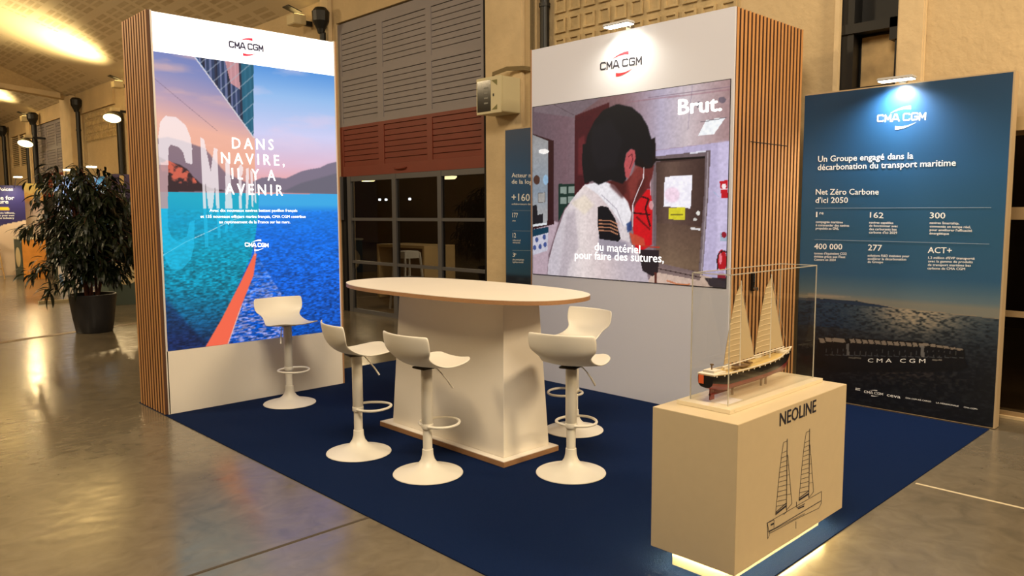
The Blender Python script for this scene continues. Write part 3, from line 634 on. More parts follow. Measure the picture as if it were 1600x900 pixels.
bm = BM(); add_text(bm, FB, 'du matériel', 930, 391, 1001, 396, 12, .01, .008); obj('lettering', bm, led_w, scrB); bm = BM(); add_text(bm, FB, 'pour faire des sutures,', 899, 404, 1038, 410, 12, .01, .008); obj('lettering', bm, led_w, scrB)
logo(FB, B, 938, 110, 1003, 100, 12, inktext, redlogo, off=.002, bold=.012)

# ------------------------------------------------------------------ LED arm lamps
def arm_lamp(name, loc, label, power, color, wall_x, target):
    x, y, z = loc; a = thing(name, label, 'lamp', (x, y, z), 'arm lamps above the display panels')
    bm = BM(); tube(bm, [(x + .05, y, z + .025), (wall_x + .04, y, z + .025)], .007); box(bm, wall_x + .012, wall_x + .06, y - .025, y + .025, z + .002, z + .035); obj('arm', bm, steel, a)
    obj('head', mbox(x - .05, x + .05, y - .13, y + .13, z + .012, z + .035, bev=.006), mat('lamp_housing', (190, 190, 190), .4), a)
    ld = obj('led_plate', mbox(x - .042, x + .042, y - .12, y + .12, z + .006, z + .0125), mat('led_glow_' + name, tuple(int(255 * c_ ** .45) for c_ in color), .5, emit=14), a); ld['label'] = 'glowing led plate'
    l = lamp('arm_lamp_light', 'SPOT', (x, y, z), target, power, color, .03, angle=150, blend=.9); return a
arm_lamp('arm_lamp', (XB - .12, -2.20, 3.115), 'small led arm lamp shining on the white header beside the slatted side', 34, (1.0, .93, .72), XB, (XB + .05, -2.2, 2.0))
arm_lamp('arm_lamp', (4.21 - .11, -3.98, 2.588), 'small led arm lamp shining on top of the large blue panel', 120, (1.0, .98, .94), 4.21, (4.25, -3.98, 1.6))

# ------------------------------------------------------------------ BLUE PANEL C
XC, C0, C1, hC = 4.207, -3.21, -4.738, 2.587; FC = Face(0, XC)
Cp = thing('poster_board', 'large blue printed panel with white figures and a container ship at sea', 'poster board', (XC + .05, (C0 + C1) / 2, 0))
obj('board', mbox(XC, XC + .1, C1, C0, .006, hC), mat('panel_rim', (178, 156, 124), .5), Cp)
cC = Canvas(FC, -C0, -C1 - .012, .012, hC - .01, 270, 460); s, t = cC.s, cC.t
cC.grad([(0, (22, 58, 92)), (.25, (32, 80, 122)), (.45, (38, 84, 118)), (.58, (44, 86, 122)), (.645, (92, 112, 124)), (.66, (120, 122, 116))], t)
sea = cC.mask([(1200, 462), (1340, 470), (1400, 482), (1600, 502), (1600, 700), (1200, 700)])
cC.grad([(.64, (62, 80, 94)), (.72, (38, 52, 66)), (.80, (22, 28, 38)), (.88, (13, 16, 23)), (1, (10, 13, 20))], t, sea)
gl_ = np.exp(-((s - .62) / .22) ** 2) * np.exp(-((t - .68) / .07) ** 2); rp = vnoise(270, 460, 60, 225, 2)
cC.put(np.clip(gl_ * (sea * 1.0) * (.7 + (rp - .5) * 1.6), 0, 1), (196, 176, 146), .85)
cC.put(np.exp(-((s - .15) / .2) ** 2) * sea * (t < .76), (16, 48, 84), .6)
cC.put(np.clip((rp - .52) * 4, 0, 1) * sea, (96, 98, 100), .2); cC.put(np.clip((.46 - rp) * 5, 0, 1) * sea, (10, 14, 20), .5)
cC.put(np.exp(-((s - .52) / .2) ** 2) * np.exp(-((t - .865) / .03) ** 2) * np.clip((rp - .4) * 4, 0, 1), (90, 74, 66), .7)
cC.fill([(1262, 464), (1285, 467), (1300, 469), (1330, 470), (1350, 473), (1375, 476), (1395, 481), (1262, 470)], (30, 50, 76)); cC.fill([(1262, 457), (1290, 461), (1330, 464), (1300, 465), (1262, 462)], (170, 150, 130), .5, 2); cC.line([(1340, 470), (1400, 481), (1560, 498)], 1, (150, 132, 110), .6)
cC.fill([(1268, 556), (1300, 552), (1500, 560), (1516, 572), (1500, 580), (1400, 582), (1290, 580), (1265, 570)], (8, 10, 15), .9, 3)
cC.fill([(1279, 530), (1292, 527), (1322, 530), (1326, 528), (1430, 533), (1508, 546), (1508, 560), (1513, 571), (1500, 574), (1400, 575), (1300, 570), (1272, 560)], (12, 14, 20))
qc = lambda x, y: (1240 + x / 5, 480 + y / 5)
for (a, b_, c_, d_) in [(197, 242, 245, 278), (245, 238, 300, 270), (297, 240, 350, 272), (345, 244, 402, 276)] + [(436 + k * 49, 246 + k * 3.2, 480 + k * 49, 278 + k * 3) for k in range(12)] + [(1010 + k * 52, 280 + k * 8, 1060 + k * 52, 302 + k * 7) for k in range(6)]:
    cC.fill([qc(a, b_), qc(c_ - 8, b_ + 2), qc(c_ + 6, d_), qc(a + 12, d_)], (132, 122, 112), .95)
for k in range(24): cC.line([qc(255 + k * 44, 322 + k * .9), qc(258 + k * 44, 370 + k * 1.0)], .7, (90, 92, 98), .7)
cC.line([qc(245, 372), qc(1330, 396)], .8, (80, 84, 92), .8); cC.fill([qc(412, 285), qc(432, 285), qc(436, 375), qc(416, 375)], (110, 110, 112), .8); cC.fill([qc(992, 300), qc(1018, 300), qc(1024, 390), qc(996, 390)], (110, 110, 112), .9)
cC.line([qc(430, 394), qc(525, 398)], 2.2, (90, 88, 84), .9); cC.line([qc(1082, 412), qc(1158, 413)], 2, (120, 116, 110), .9)
ppC = cC.build('printed_picture', vcol_mat('print_blue', 0, .38), Cp, .002)
bm = BM()
def line_of_text(face, parent, m, *a, **k):
    b_ = BM(); add_text(b_, face, *a, **k); return obj('lettering', b_, m, parent)
T = lambda *a, b=.016: line_of_text(FC, ppC, whitetext, *a, bold=b, off=.004)
T('Un Groupe engagé dans la', 1278.5, 253, 1427, 248, 9); T('décarbonation du transport maritime', 1278, 266, 1493.5, 259, 9)
T('Net Zéro Carbone', 1275, 304, 1373, 304, 8.5); T("d'ici 2050", 1274.5, 317, 1325, 317, 8.5)
T('1', 1275.3, 339, 1277.3, 339, 8, b=.006); T('re', 1281, 335, 1287, 335, 4.6); T('162', 1359.5, 340, 1380.5, 341, 8.5); T('300', 1453, 341, 1477, 341.5, 9)
T('400 000', 1272.5, 389, 1316, 390, 8.5); T('277', 1356.5, 391, 1378, 392, 9); T('ACT+', 1450, 395, 1487, 396, 9)
small = [('compagnie maritime', 1275, 347.5, 1317), ('à commander des navires', 1275, 352.5, 1327), ('propulsés au GNL', 1275, 357.5, 1311),
 ('navires capables', 1358.5, 348.5, 1396), ('de fonctionner avec', 1358.5, 353.5, 1403), ('des carburants bas', 1358.5, 358.7, 1401), ("carbone d'ici 2029", 1358, 363.8, 1402),
 ('navires Smartship,', 1453, 349, 1499), ('connectés en temps réel,', 1453, 354.5, 1517), ("pour améliorer l'efficacité", 1453, 360, 1519), ('énergétique', 1452.5, 365.5, 1483),
 ("tonnes d'équivalent CO2", 1272.5, 396.5, 1323), ('évitées grâce aux Fleet', 1272.5, 401.5, 1321), ('Centers en 2024', 1272.5, 406.5, 1306),
 ('solutions R&D évaluées pour', 1356, 400, 1421), ('accélérer la décarbonation', 1356, 405, 1416), ('du Groupe', 1356, 410, 1380),
 ("1,2 million d'EVP transporté", 1450.5, 403.5, 1523), ('avec la gamme de produits', 1450.5, 409, 1520), ('de transport maritime bas', 1450, 414.5, 1517), ('carbone de CMA CGM', 1449.5, 420, 1508)]
for s_, a, b_, c_ in small: T(s_, a, b_ + .8, c_, b_ + .8 + (c_ - a) * .02, 3.6, b=.02)
T('C M A   C G M', 1356, 566, 1446, 567, 6, b=.0); T('ceva', 1386, 619, 1407, 622.5, 5)
for s_, a, b_, c_, d_ in (('CMA CGM AIR CARGO', 1415, 622.5, 1455, 628.5), ('LA MERIDIONALE', 1463, 630, 1498, 635.5), ('CMA CGM+', 1506, 637, 1528, 640.5)): T(s_, a, b_, c_, d_, 2.2)
T('=', 1337, 611, 1344, 612, 7)
for (a, b_, c_, d_) in ((1274, 325, 1549, 324), (1273, 374, 1546, 381)):
    bm = BM(); p, q = FC.uv(a, b_), FC.uv(c_, d_); FC.poly(bm, [(p[0], p[1]), (q[0], q[1]), (q[0], q[1] - .003), (p[0], p[1] - .003)], .003, .0008); obj('rule_line', bm, mat('rule_grey', (150, 170, 190), .5), ppC)
logo(FC, ppC, 1370.5, 191, 1447, 187, 11.5, whitetext, whitetext, off=.004, bold=-.01); logo(FC, ppC, 1350.5, 613.5, 1380, 617.5, 3.6, whitetext, whitetext, off=.004)
# narrow blue panel, mostly behind the video wall
C2 = thing('poster_board', 'narrow blue printed panel between the pillar and the video wall', 'poster board', (XC + .05, 0, 0))
obj('board', mbox(XC + .01, XC + .1, -.9, .49, .006, 2.592), mat('panel_rim', (170, 150, 120), .5), C2)
FC2 = Face(0, XC + .01); cc2 = Canvas(FC2, -.478, .88, .012, 2.58, 60, 130); s, t = cc2.s, cc2.t
cc2.grad([(0, (16, 52, 92)), (.2, (24, 80, 132)), (.5, (22, 84, 136)), (.66, (36, 78, 108)), (.68, (14, 30, 50)), (1, (10, 20, 34))], t); cc2.put(np.clip((vnoise(60, 130, 12, 60, 2) - .5) * 3, 0, 1) * (t > .68), (80, 90, 100), .4)
p2 = cc2.build('printed_picture', vcol_mat('print_blue', 0, .38), C2, .002)
bm = BM(); T2 = lambda *a, b=.014: line_of_text(FC2, p2, whitetext, *a, bold=b, off=.004)
T2('Acteur mondial', 800, 277, 854, 277.5, 6.5); T2('de la logistique', 800, 287, 858, 287.5, 6.5); T2('+160 pays', 800, 313.5, 858, 315, 11); T2('collaborateurs dans le monde', 800, 320, 850, 320.5, 2.8)
T2('177', 801, 339.5, 809.5, 340, 7); T2('sites', 801, 346, 806, 346, 2.5); T2('12', 801.5, 371, 806.5, 371, 7); T2('millions de m2', 801.5, 376.5, 814, 376.7, 2.6); T2('entreposés', 801.5, 380, 813, 380.3, 2.6)
T2('3', 801.5, 401, 805, 401, 6); T2('e', 805.2, 398, 807, 398, 3); T2('plus grand groupe', 801.5, 406.5, 819, 407, 2.6); T2('logistique mondial', 801.5, 410.5, 818, 411, 2.6)
for y_ in (328.6, 360.5, 391): 
    bm = BM(); p, q = FC2.uv(801, y_), FC2.uv(850, y_ + .5); FC2.poly(bm, [(p[0], p[1]), (q[0], q[1]), (q[0], q[1] - .003), (p[0], p[1] - .003)], .003, .0008); obj('rule_line', bm, mat('rule_grey', (150, 170, 190), .5), p2)

# ------------------------------------------------------------------ BAR TABLE
TX, TY = 1.305, -2.165
tb = thing('bar_table', 'high cream table with long rounded top on a tapered pedestal', 'table', (TX, TY, .006))
obj('base_plate', mbox(1.04, 1.55, -2.83, -1.47, .006, .04, bev=.002), [plyedge], tb)
obj('base_cover', mbox(1.042, 1.548, -2.828, -1.472, .0395, .044), white, tb)
bm = BM(); lo = [(1.094, -2.773), (1.514, -2.773), (1.514, -1.562), (1.094, -1.562)]; hi = [(1.142, -2.725), (1.466, -2.725), (1.466, -1.61), (1.142, -1.61)]
a = [bm.verts.new((*p, .044)) for p in lo]; b_ = [bm.verts.new((*p, 1.05)) for p in hi]; bm.faces.new(a[::-1]); bm.faces.new(b_)
for i in range(4): bm.faces.new((a[i], a[(i + 1) % 4], b_[(i + 1) % 4], b_[i]))
bmesh.ops.bevel(bm, geom=[e for e in bm.edges], offset=.003, segments=1, affect='EDGES'); obj('pedestal', bm, white, tb)
def oval(cx, cy, aa, bb, rot, n=2.6, k=96):
    o = []
    for i in range(k):
        th = 2 * PI * i / k; c_, s_ = math.cos(th), math.sin(th); x = aa * math.copysign(abs(c_) ** (2 / n), c_); y = bb * math.copysign(abs(s_) ** (2 / n), s_)
        o.append((cx + x * math.cos(rot) - y * math.sin(rot), cy + x * math.sin(rot) + y * math.cos(rot)))
    return o
TC = (1.298, -2.09, 1.07, .478, math.radians(-88))
bm = BM(); prism(bm, oval(*TC), 1.052, 1.077); o_ = obj('tabletop', bm, plyedge, tb, True); o_['label'] = 'plywood tabletop edge'
bm = BM(); prism(bm, oval(*TC), 1.077, 1.081); obj('top_laminate', bm, white, tb, True)

# ------------------------------------------------------------------ BAR STOOLS
def stool_seat():
    bm = BM(); prof = [(.235, .020), (.218, .015), (.178, .006), (.12, -.001), (.05, -.005), (0, -.005), (-.05, .0), (-.10, .010), (-.14, .030), (-.172, .066), (-.190, .112), (-.201, .157), (-.207, .195), (-.208, .204)]
    hw = [.12, .160, .193, .206, .204, .193, .178, .167, .170, .207, .217, .218, .215, .203]; nt = 22; top = []; bot = []
    for i, (x, z) in enumerate(prof):
        a = prof[min(i + 1, len(prof) - 1)]; c_ = prof[max(i - 1, 0)]; tx, tz = a[0] - c_[0], a[1] - c_[1]; l = math.hypot(tx, tz); nx, nz = -tz / l, tx / l
        if nz < 0 or (i > 8 and nx < 0): nx, nz = -nx, -nz
        f = i / (len(prof) - 1); R1, R2 = [], []
        for j in range(nt + 1):
            u_ = -1 + 2 * j / nt; yy = hw[i] * u_
            up = .018 * abs(u_) ** 2.2 * math.exp(-((f - .14) / .2) ** 2) + .040 * abs(u_) ** 2.4 * math.exp(-((f - .60) / .15) ** 2)
            fw_ = .05 * abs(u_) ** 2 * min(1, max(0, (f - .5) / .3))      # back wraps forward at its sides
            cut = .0 if f < .95 else 0
            p = Vector((x + fw_, yy, z + up))
            R1.append(bm.verts.new(p)); R2.append(bm.verts.new(p - Vector((nx, 0, nz)) * .009))
        top.append(R1); bot.append(R2)
    m_, n_ = len(prof), nt + 1
    for i in range(m_ - 1):
        for j in range(nt):
            bm.faces.new((top[i][j], top[i + 1][j], top[i + 1][j + 1], top[i][j + 1])); bm.faces.new((bot[i][j], bot[i][j + 1], bot[i + 1][j + 1], bot[i + 1][j]))
    for i in range(m_ - 1):
        bm.faces.new((top[i][0], bot[i][0], bot[i + 1][0], top[i + 1][0])); bm.faces.new((top[i][nt], top[i + 1][nt], bot[i + 1][nt], bot[i][nt]))
    for j in range(nt): bm.faces.new((top[0][j], top[0][j + 1], bot[0][j + 1], bot[0][j])); bm.faces.new((top[-1][j], bot[-1][j], bot[-1][j + 1], top[-1][j + 1]))
    bmesh.ops.translate(bm, verts=bm.verts, vec=(.0, 0, .685)); bmesh.ops.subdivide_edges(bm, edges=bm.edges[:], cuts=0); return bm
ST = 'cream bar stools around the high table'
st = thing('bar_stool', 'cream bar stool beside the sea screen, seen from the front', 'stool', (0, 0, 0), ST)
o_ = obj('seat', stool_seat(), stoolm, st, 2); md = o_.modifiers.new('sub', 'SUBSURF'); md.levels = 1; md.render_levels = 1
bm = BM(); box(bm, -.07, .05, -.055, .055, .660, .672, bev=.004); obj('seat_plate', bm, mat('dark_steel', (60, 56, 52), .4, .6), st)
bm = BM(); lathe(bm, [(.033, .29), (.0345, .292), (.0345, .645), (.03, .662)], n=28); obj('gas_sleeve', bm, stoolm, st, True)
bm = BM(); lathe(bm, [(.0285, .10), (.0285, .30)], n=28); obj('column', bm, stoolm, st, True)
bm = BM(); lathe(bm, [(.0, .0), (.212, .0), (.216, .003), (.214, .007), (.19, .014), (.14, .025), (.095, .041), (.062, .063), (.043, .09), (.035, .12), (.033, .155), (.028, .156)], n=56); obj('base', bm, stoolm, st, True)
bm = BM(); pts = []
for k in range(17):
    a = -PI / 2 + PI * k / 16; pts.append((.10 + .135 * math.cos(a), .125 * math.sin(a), .325))
loop = [(.0, -.045, .325), (.03, -.095, .325)] + pts[0:17] + [(.03, .095, .325), (.0, .045, .325), (-.02, 0, .325)]
loop = []
for k in range(36):
    a = 2 * PI * k / 36; loop.append((.105 + .125 * math.cos(a), .125 * math.sin(a) * (1 - .15 * math.cos(a)), .30))
tube(bm, loop, .0085, 8, True); lathe(bm, [(.036, .285), (.037, .287), (.037, .312), (.036, .315)], n=24); obj('footrest', bm, stoolm, st, True)
bm = BM(); tube(bm, [(.01, -.03, .665), (.03, -.06, .66), (.05, -.08, .63), (.085, -.10, .58), (.11, -.115, .535)], [.004, .004, .004, .006, .006]); obj('lever', bm, stoolm, st, True)
R = math.radians
spots = [((.898, -.345), -92, None), ((.571, -1.911), -12, 'cream bar stool nearest the sea screen on the near long side of the table'),
         ((.642, -2.571), 2, 'cream bar stool in front of the middle of the table pedestal'), ((1.276, -3.182), 20, 'cream bar stool showing its back at the right end of the table'),
         ((1.995, -2.575), 178, 'cream bar stool on the far side facing the table, in front of the video wall')]
proto_dup = []
for (x, y), an, lb in spots[1:]: dup(st, (x, y, .006), R(an), lb)
st.location = (.898, -.345, .006); st.rotation_euler = (0, 0, R(-92))

# ------------------------------------------------------------------ PLINTH
PX0, PX1, PY0, PY1 = .603, 1.665, -4.682, -4.262
pl_ = thing('plinth', 'tan display plinth with ship drawing and light glowing under its base', 'plinth', ((PX0 + PX1) / 2, (PY0 + PY1) / 2, .006))
plm = mat('plinth_board', (204, 186, 152), .45, noise=.02)
obj('body', mbox(PX0, PX1, PY0, PY1, .095, .738, bev=.0015), plm, pl_)
obj('base', mbox(PX0 + .07, PX1 - .09, PY0 + .08, PY1 - .07, .006, .095), mat('base_white', (244, 236, 206), .5), pl_)
glow = mat('led_strip', (255, 234, 172), .5, emit=70); bm = BM()
a0, a1, c0, c1 = PX0 + .05, PX1 - .07, PY0 + .06, PY1 - .05
box(bm, a0, a1, c0, c0 + .012, .086, .0945); box(bm, a0, a1, c1 - .012, c1, .086, .0945); box(bm, a0, a0 + .012, c0, c1, .086, .0945); box(bm, a1 - .012, a1, c0, c1, .086, .0945)
o_ = obj('led_strip', bm, glow, pl_); o_['label'] = 'glowing led strip under the edge'
FP = Face(1, PY0); bm = BM(); add_text(bm, FP, 'NEOLINE', 1218, 666, 1274.5, 643, 20, .022, .001); obj('lettering', bm, inktext, pl_)
qp = lambda x, y: FP.uv(1180 + x / 3.75, 620 + y / 3.75)
bm = BM()
def ln(pts, w_=.0022):
    for (x1, y1), (x2, y2) in zip(pts, pts[1:]):
        a, b_ = qp(x1, y1), qp(x2, y2); dx, dy = b_[0] - a[0], b_[1] - a[1]; l = math.hypot(dx, dy) or 1; nx, ny = -dy / l * w_ / 2, dx / l * w_ / 2
        FP.poly(bm, [(a[0] + nx, a[1] + ny), (b_[0] + nx, b_[1] + ny), (b_[0] - nx, b_[1] - ny), (a[0] - nx, a[1] - ny)], .0008, .0008)
ln([(70, 738), (388, 554), (386, 625), (372, 652), (230, 720), (150, 765), (82, 800), (70, 738)]); ln([(78, 792), (386, 608)], .0035); ln([(70, 738), (72, 832), (84, 805)]); ln([(82, 790), (288, 684)], .0016); ln([(238, 730), (238, 772)]); ln([(66, 742), (110, 720), (108, 772), (70, 790)], .0016); ln([(90, 750), (108, 742)], .008)
for (mx, top, bot, ml) in ((187, 245, 660, 0), (318, 187, 590, 1)):
    dx = mx - 187; 
    if ml == 0: L_, Rr, jb = [(165, 268), (155, 330), (140, 450), (118, 688)], [(190, 340), (214, 625), (185, 660)], 'a'
    else: L_, Rr, jb = [(298, 208), (288, 270), (275, 380), (255, 605)], [(320, 280), (341, 555), (315, 590)], 'b'
    ln([(mx, top), (mx - 5, bot)], .0045); ln(L_); ln(Rr); ln([L_[0], (mx, top + 12)]); ln([L_[-1], (mx - 6, bot - 22)], .009); ln([(L_[-1][0] + 2, L_[-1][1] - 12), (mx - 6, bot - 38)], .004)
    for k in range(12):
        f_ = k / 12; yl = L_[1][1] + (L_[3][1] - L_[1][1]) * f_ * .95; xl = np.interp(yl, [p[1] for p in L_], [p[0] for p in L_]); ln([(xl, yl), (mx - 3, yl - 14)], .0018)
    for k in range(1, 5):
        yl = Rr[0][1] + (Rr[1][1] - Rr[0][1]) * k / 5; ln([(mx - 1, yl + 5), (Rr[0][0] + (Rr[1][0] - Rr[0][0]) * k / 5, yl)], .0014)
ln([(165, 690), (185, 672), (183, 660)]); ln([(240, 615), (243, 650), (290, 626)], .003); ln([(250, 655), (285, 640)], .006)
obj('ship_drawing', bm, inktext, pl_)

# ------------------------------------------------------------------ DISPLAY CASE
acr = glass('clear_acrylic', (.985, .985, .975), 1.42); edgem = mat('acrylic_edge', (226, 222, 210), .25, trans=.5)
GX0, GX1, GY0, GY1, GZ0, GZ1 = .775, 1.602, -4.535, -4.345, .758, 1.332
dc = thing('display_case', 'clear acrylic display case covering the model ship on the plinth', 'display case', ((GX0 + GX1) / 2, (GY0 + GY1) / 2, .739))
obj('base_plate', mbox(.725, 1.63, -4.575, -4.305, .7385, .757, bev=.001), mat('cream_acrylic', (246, 232, 200), .15, trans=.15), dc)
th = .003
for a in ((GX0, GX1, GY0, GY0 + th), (GX0, GX1, GY1 - th, GY1), (GX0, GX0 + th, GY0, GY1), (GX1 - th, GX1, GY0, GY1)): obj('side_panel', mbox(*a, GZ0, GZ1 - th), acr, dc)
obj('top_panel', mbox(GX0, GX1, GY0, GY1, GZ1 - th, GZ1), acr, dc)
bm = BM(); e = .0021
for x in (GX0, GX1):
    for y in (GY0, GY1): box(bm, x - e, x + e, y - e, y + e, GZ0, GZ1)
for z in (GZ1,):
    for y in (GY0, GY1): box(bm, GX0, GX1, y - e, y + e, z - e, z + e)
    for x in (GX0, GX1): box(bm, x - e, x + e, GY0, GY1, z - e, z + e)
obj('polished_edge', bm, edgem, dc)
obj('screw', lathe(BM(), [(.003, 0), (.003, .001)], .76, -4.5762, .748, 8), steel, dc)
nt_ = obj('printed_card', mbox(.80, .93, -4.52, -4.43, .7572, .7580), mat('card_white', (228, 222, 220), .6)); tag(nt_, 'small white printed card lying in the case under the stern', 'card')

# ------------------------------------------------------------------ MODEL SHIP
SY = -4.435
sh = thing('model_ship', 'two masted model sailing cargo ship with black and red hull in the case', 'model ship', (1.16, SY, .7572))
def hull():
    bm = BM(); ns = 30; rows = []
    for i in range(ns + 1):
        f_ = i / ns; x = .752 + .775 * f_
        full = min(1, .72 + f_ * 2.4) * (1 - max(0, (f_ - .62) / .38) ** 2.1); hb = max(.052 * full, .0012)
        zt_ = .893 - .012 * math.sin(f_ * PI) + .012 * max(0, f_ - .8) * 5 - .01 * (1 - f_) ; keel = .797 + .030 * max(0, 1 - f_ / .16) ** 1.3 + .0 + .04 * max(0, (f_ - .93) / .07) ** 2
        zk = keel; sec = []
        for (a, c_) in ((1.0, 1.0), (1.02, .72), (1.0, .45), (.9, .25), (.62, .08), (.0, .0)):
            fl_ = a if f_ < .6 else a ** (1 + 3 * (f_ - .6)); sec.append((hb * fl_ * (1 if c_ > .9 else (1 - .55 * max(0, f_ - .6) / .4 * (1 - c_))), zk + (zt_ - zk) * c_))
        rows.append([bm.verts.new((x + .035 * max(0, f_ - .85) / .15 * ((z - zk) / (zt_ - zk)), SY + y, z)) for y, z in sec] + [bm.verts.new((x + .035 * max(0, f_ - .85) / .15 * ((z - zk) / (zt_ - zk)), SY - y, z)) for y, z in sec[-2::-1]])
    for a, b_ in zip(rows, rows[1:]):
        for j in range(len(a) - 1):
            f = bm.faces.new((a[j], b_[j], b_[j + 1], a[j + 1])); f.material_index = 1 if 2 <= j <= 7 else 0
        f = bm.faces.new((a[0], a[-1], b_[-1], b_[0])); f.material_index = 2
    bm.faces.new(rows[0][::-1]); bm.faces.new(rows[-1]); return bm
obj('hull', hull(), [mat('hull_black', (18, 18, 22), .25), mat('hull_red', (120, 34, 30), .3), mat('deck_tan', (214, 184, 116), .5)], sh, True)
shw = mat('model_white', (232, 224, 208), .4); bm = BM()
def deckhalf(f_): return max(.052 * min(1, .72 + f_ * 2.4) * (1 - max(0, (f_ - .62) / .38) ** 2.1), .001)
def deckz(f_): return .893 - .012 * math.sin(f_ * PI) + .06 * max(0, f_ - .8) - .01 * (1 - f_)
for sgn in (-1, 1):
    P_ = []
    for k in range(31):
        f_ = k / 30; P_.append((.752 + .775 * f_ + .035 * max(0, f_ - .85) / .15, SY + sgn * deckhalf(f_), deckz(f_) + .006))
    tube(bm, P_, .0028, 6)
    for k in range(1, 30, 2): x, y, z = P_[k]; box(bm, x - .004, x + .004, y - .001, y + .001, z - .012, z)
tube(bm, [(.752, SY - .036, .89), (.752, SY + .036, .89)], .0028, 6); obj('bulwark_rail', bm, shw, sh)
bm = BM(); box(bm, .757, .86, SY - .040, SY + .040, .882, .892); box(bm, .775, .835, SY - .03, SY + .028, .8915, .902); obj('deckhouse', bm, shw, sh); obj('forecastle', mbox(1.44, 1.50, SY - .02, SY + .02, .888, .903), shw, sh)
gearm = mat('gear_brown', (110, 84, 50), .5)
for q in ((.95, .99, -.035, -.012, .884, .892), (1.12, 1.15, -.01, .02, .884, .890), (1.02, 1.10, -.03, .03, .884, .8865)): obj('hatch', mbox(q[0], q[1], SY + q[2], SY + q[3], q[4], q[5]), gearm, sh)
bm = BM(); box(bm, .80, .805, SY - .002, SY + .002, .90, .924); box(bm, .797, .809, SY - .006, SY + .006, .922, .928); obj('radar_mast', bm, gearm, sh)
bm = BM(); box(bm, .7495, .7525, SY + .008, SY + .033, .845, .883); o_ = obj('flag_panel', bm, mat('flag_orange', (206, 90, 44), .5), sh); o_['label'] = 'orange emblem panel on the transom'
for (x, y, w_) in ((.985, SY, .006), (1.255, SY, .006), (1.30, SY, .006)): obj('stand_rod', lathe(BM(), [(w_, .7572), (w_, .812)], x, y, 0, 12), mat('rod_clear', (206, 186, 160), .2, trans=.5), sh, True)
bm = BM(); box(bm, .79, .825, SY - .003, SY + .003, .765, .82); box(bm, .825, .95, SY - .004, SY + .004, .785, .81); tube(bm, [(.79, SY, .79), (.84, SY, .79)], .006); obj('rudder', bm, mat('hull_red', (120, 34, 30), .3), sh)
sailm = mat('sail_cloth', (206, 186, 150), .75); bat = mat('sail_batten', (226, 208, 172), .6)
for (mx, x0b, x0t, ztop, zb, jx) in ((1.045, .905, 1.02, 1.285, .908, 1.178), (1.335, 1.185, 1.30, 1.297, .922, 1.468)):
    bm = BM(); tube(bm, [(mx, SY, .885), (mx - .004, SY, ztop)], [.0045, .002], 10); obj('mast', bm, shw, sh)
    bm = BM(); tube(bm, [(x0b - .01, SY, zb - .008), (jx + .012, SY, zb - .002)], .0035); box(bm, x0b, x0b + .06, SY - .004, SY + .004, zb - .022, zb - .012); obj('boom', bm, shw, sh)
    edge = []; H_ = ztop - .012 - zb
    for k in range(15): g = k / 14; xl = x0b + (x0t - x0b - .03) * (g * .8 + .2 * g * g) if g < .86 else None; edge.append((x0b + (x0t - .025 - x0b) * min(g / .86, 1) ** 1.25 if g < .86 else x0t - .025 + (mx - .006 - x0t + .025) * ((g - .86) / .14), zb + H_ * g))
    bm = BM(); L_ = [[], []]
    for (xe, z_) in edge:
        for sd in (0, 1): L_[sd].append([bm.verts.new((xe + (mx - .005 - xe) * q, SY + (sd * 2 - 1) * .0008 + .008 * math.sin(q * PI) * (1 - (z_ - zb) / H_), z_)) for q in (0, .25, .5, .75, 1)])
    for sd in (0, 1):
        for a, b_ in zip(L_[sd], L_[sd][1:]):
            for k in range(4): bm.faces.new((a[k], a[k + 1], b_[k + 1], b_[k]))
    sl = obj('mainsail', bm, sailm, sh, 2)
    bm = BM()
    for k in range(1, 13):
        z_ = zb + H_ * k / 14; xe = np.interp(z_, [p[1] for p in edge], [p[0] for p in edge]); g = 1 - (z_ - zb) / H_
        tube(bm, [(xe + (mx - .005 - xe) * q, SY + .008 * math.sin(q * PI) * g - .0016, z_ + .004 * q) for q in (0, .25, .5, .75, 1)], .0013, 5)
    obj('batten', bm, bat, sl)
    bm = BM(); prism(bm, [(mx + .007, zb + .002), (jx, zb + .004), (mx + .03, zb + H_ * .72), (mx + .004, ztop - .05)], SY - .0008, SY + .0008, 1); obj('jib', bm, sailm, sh)
bm = BM()
for a, b_ in (((1.041, SY, 1.28), (1.178, SY, .915)), ((1.331, SY, 1.29), (1.52, SY, .905)), ((1.331, SY, 1.29), (1.47, SY, .925))): tube(bm, [a, b_], .0006, 4)
obj('rigging', bm, shw, sh)

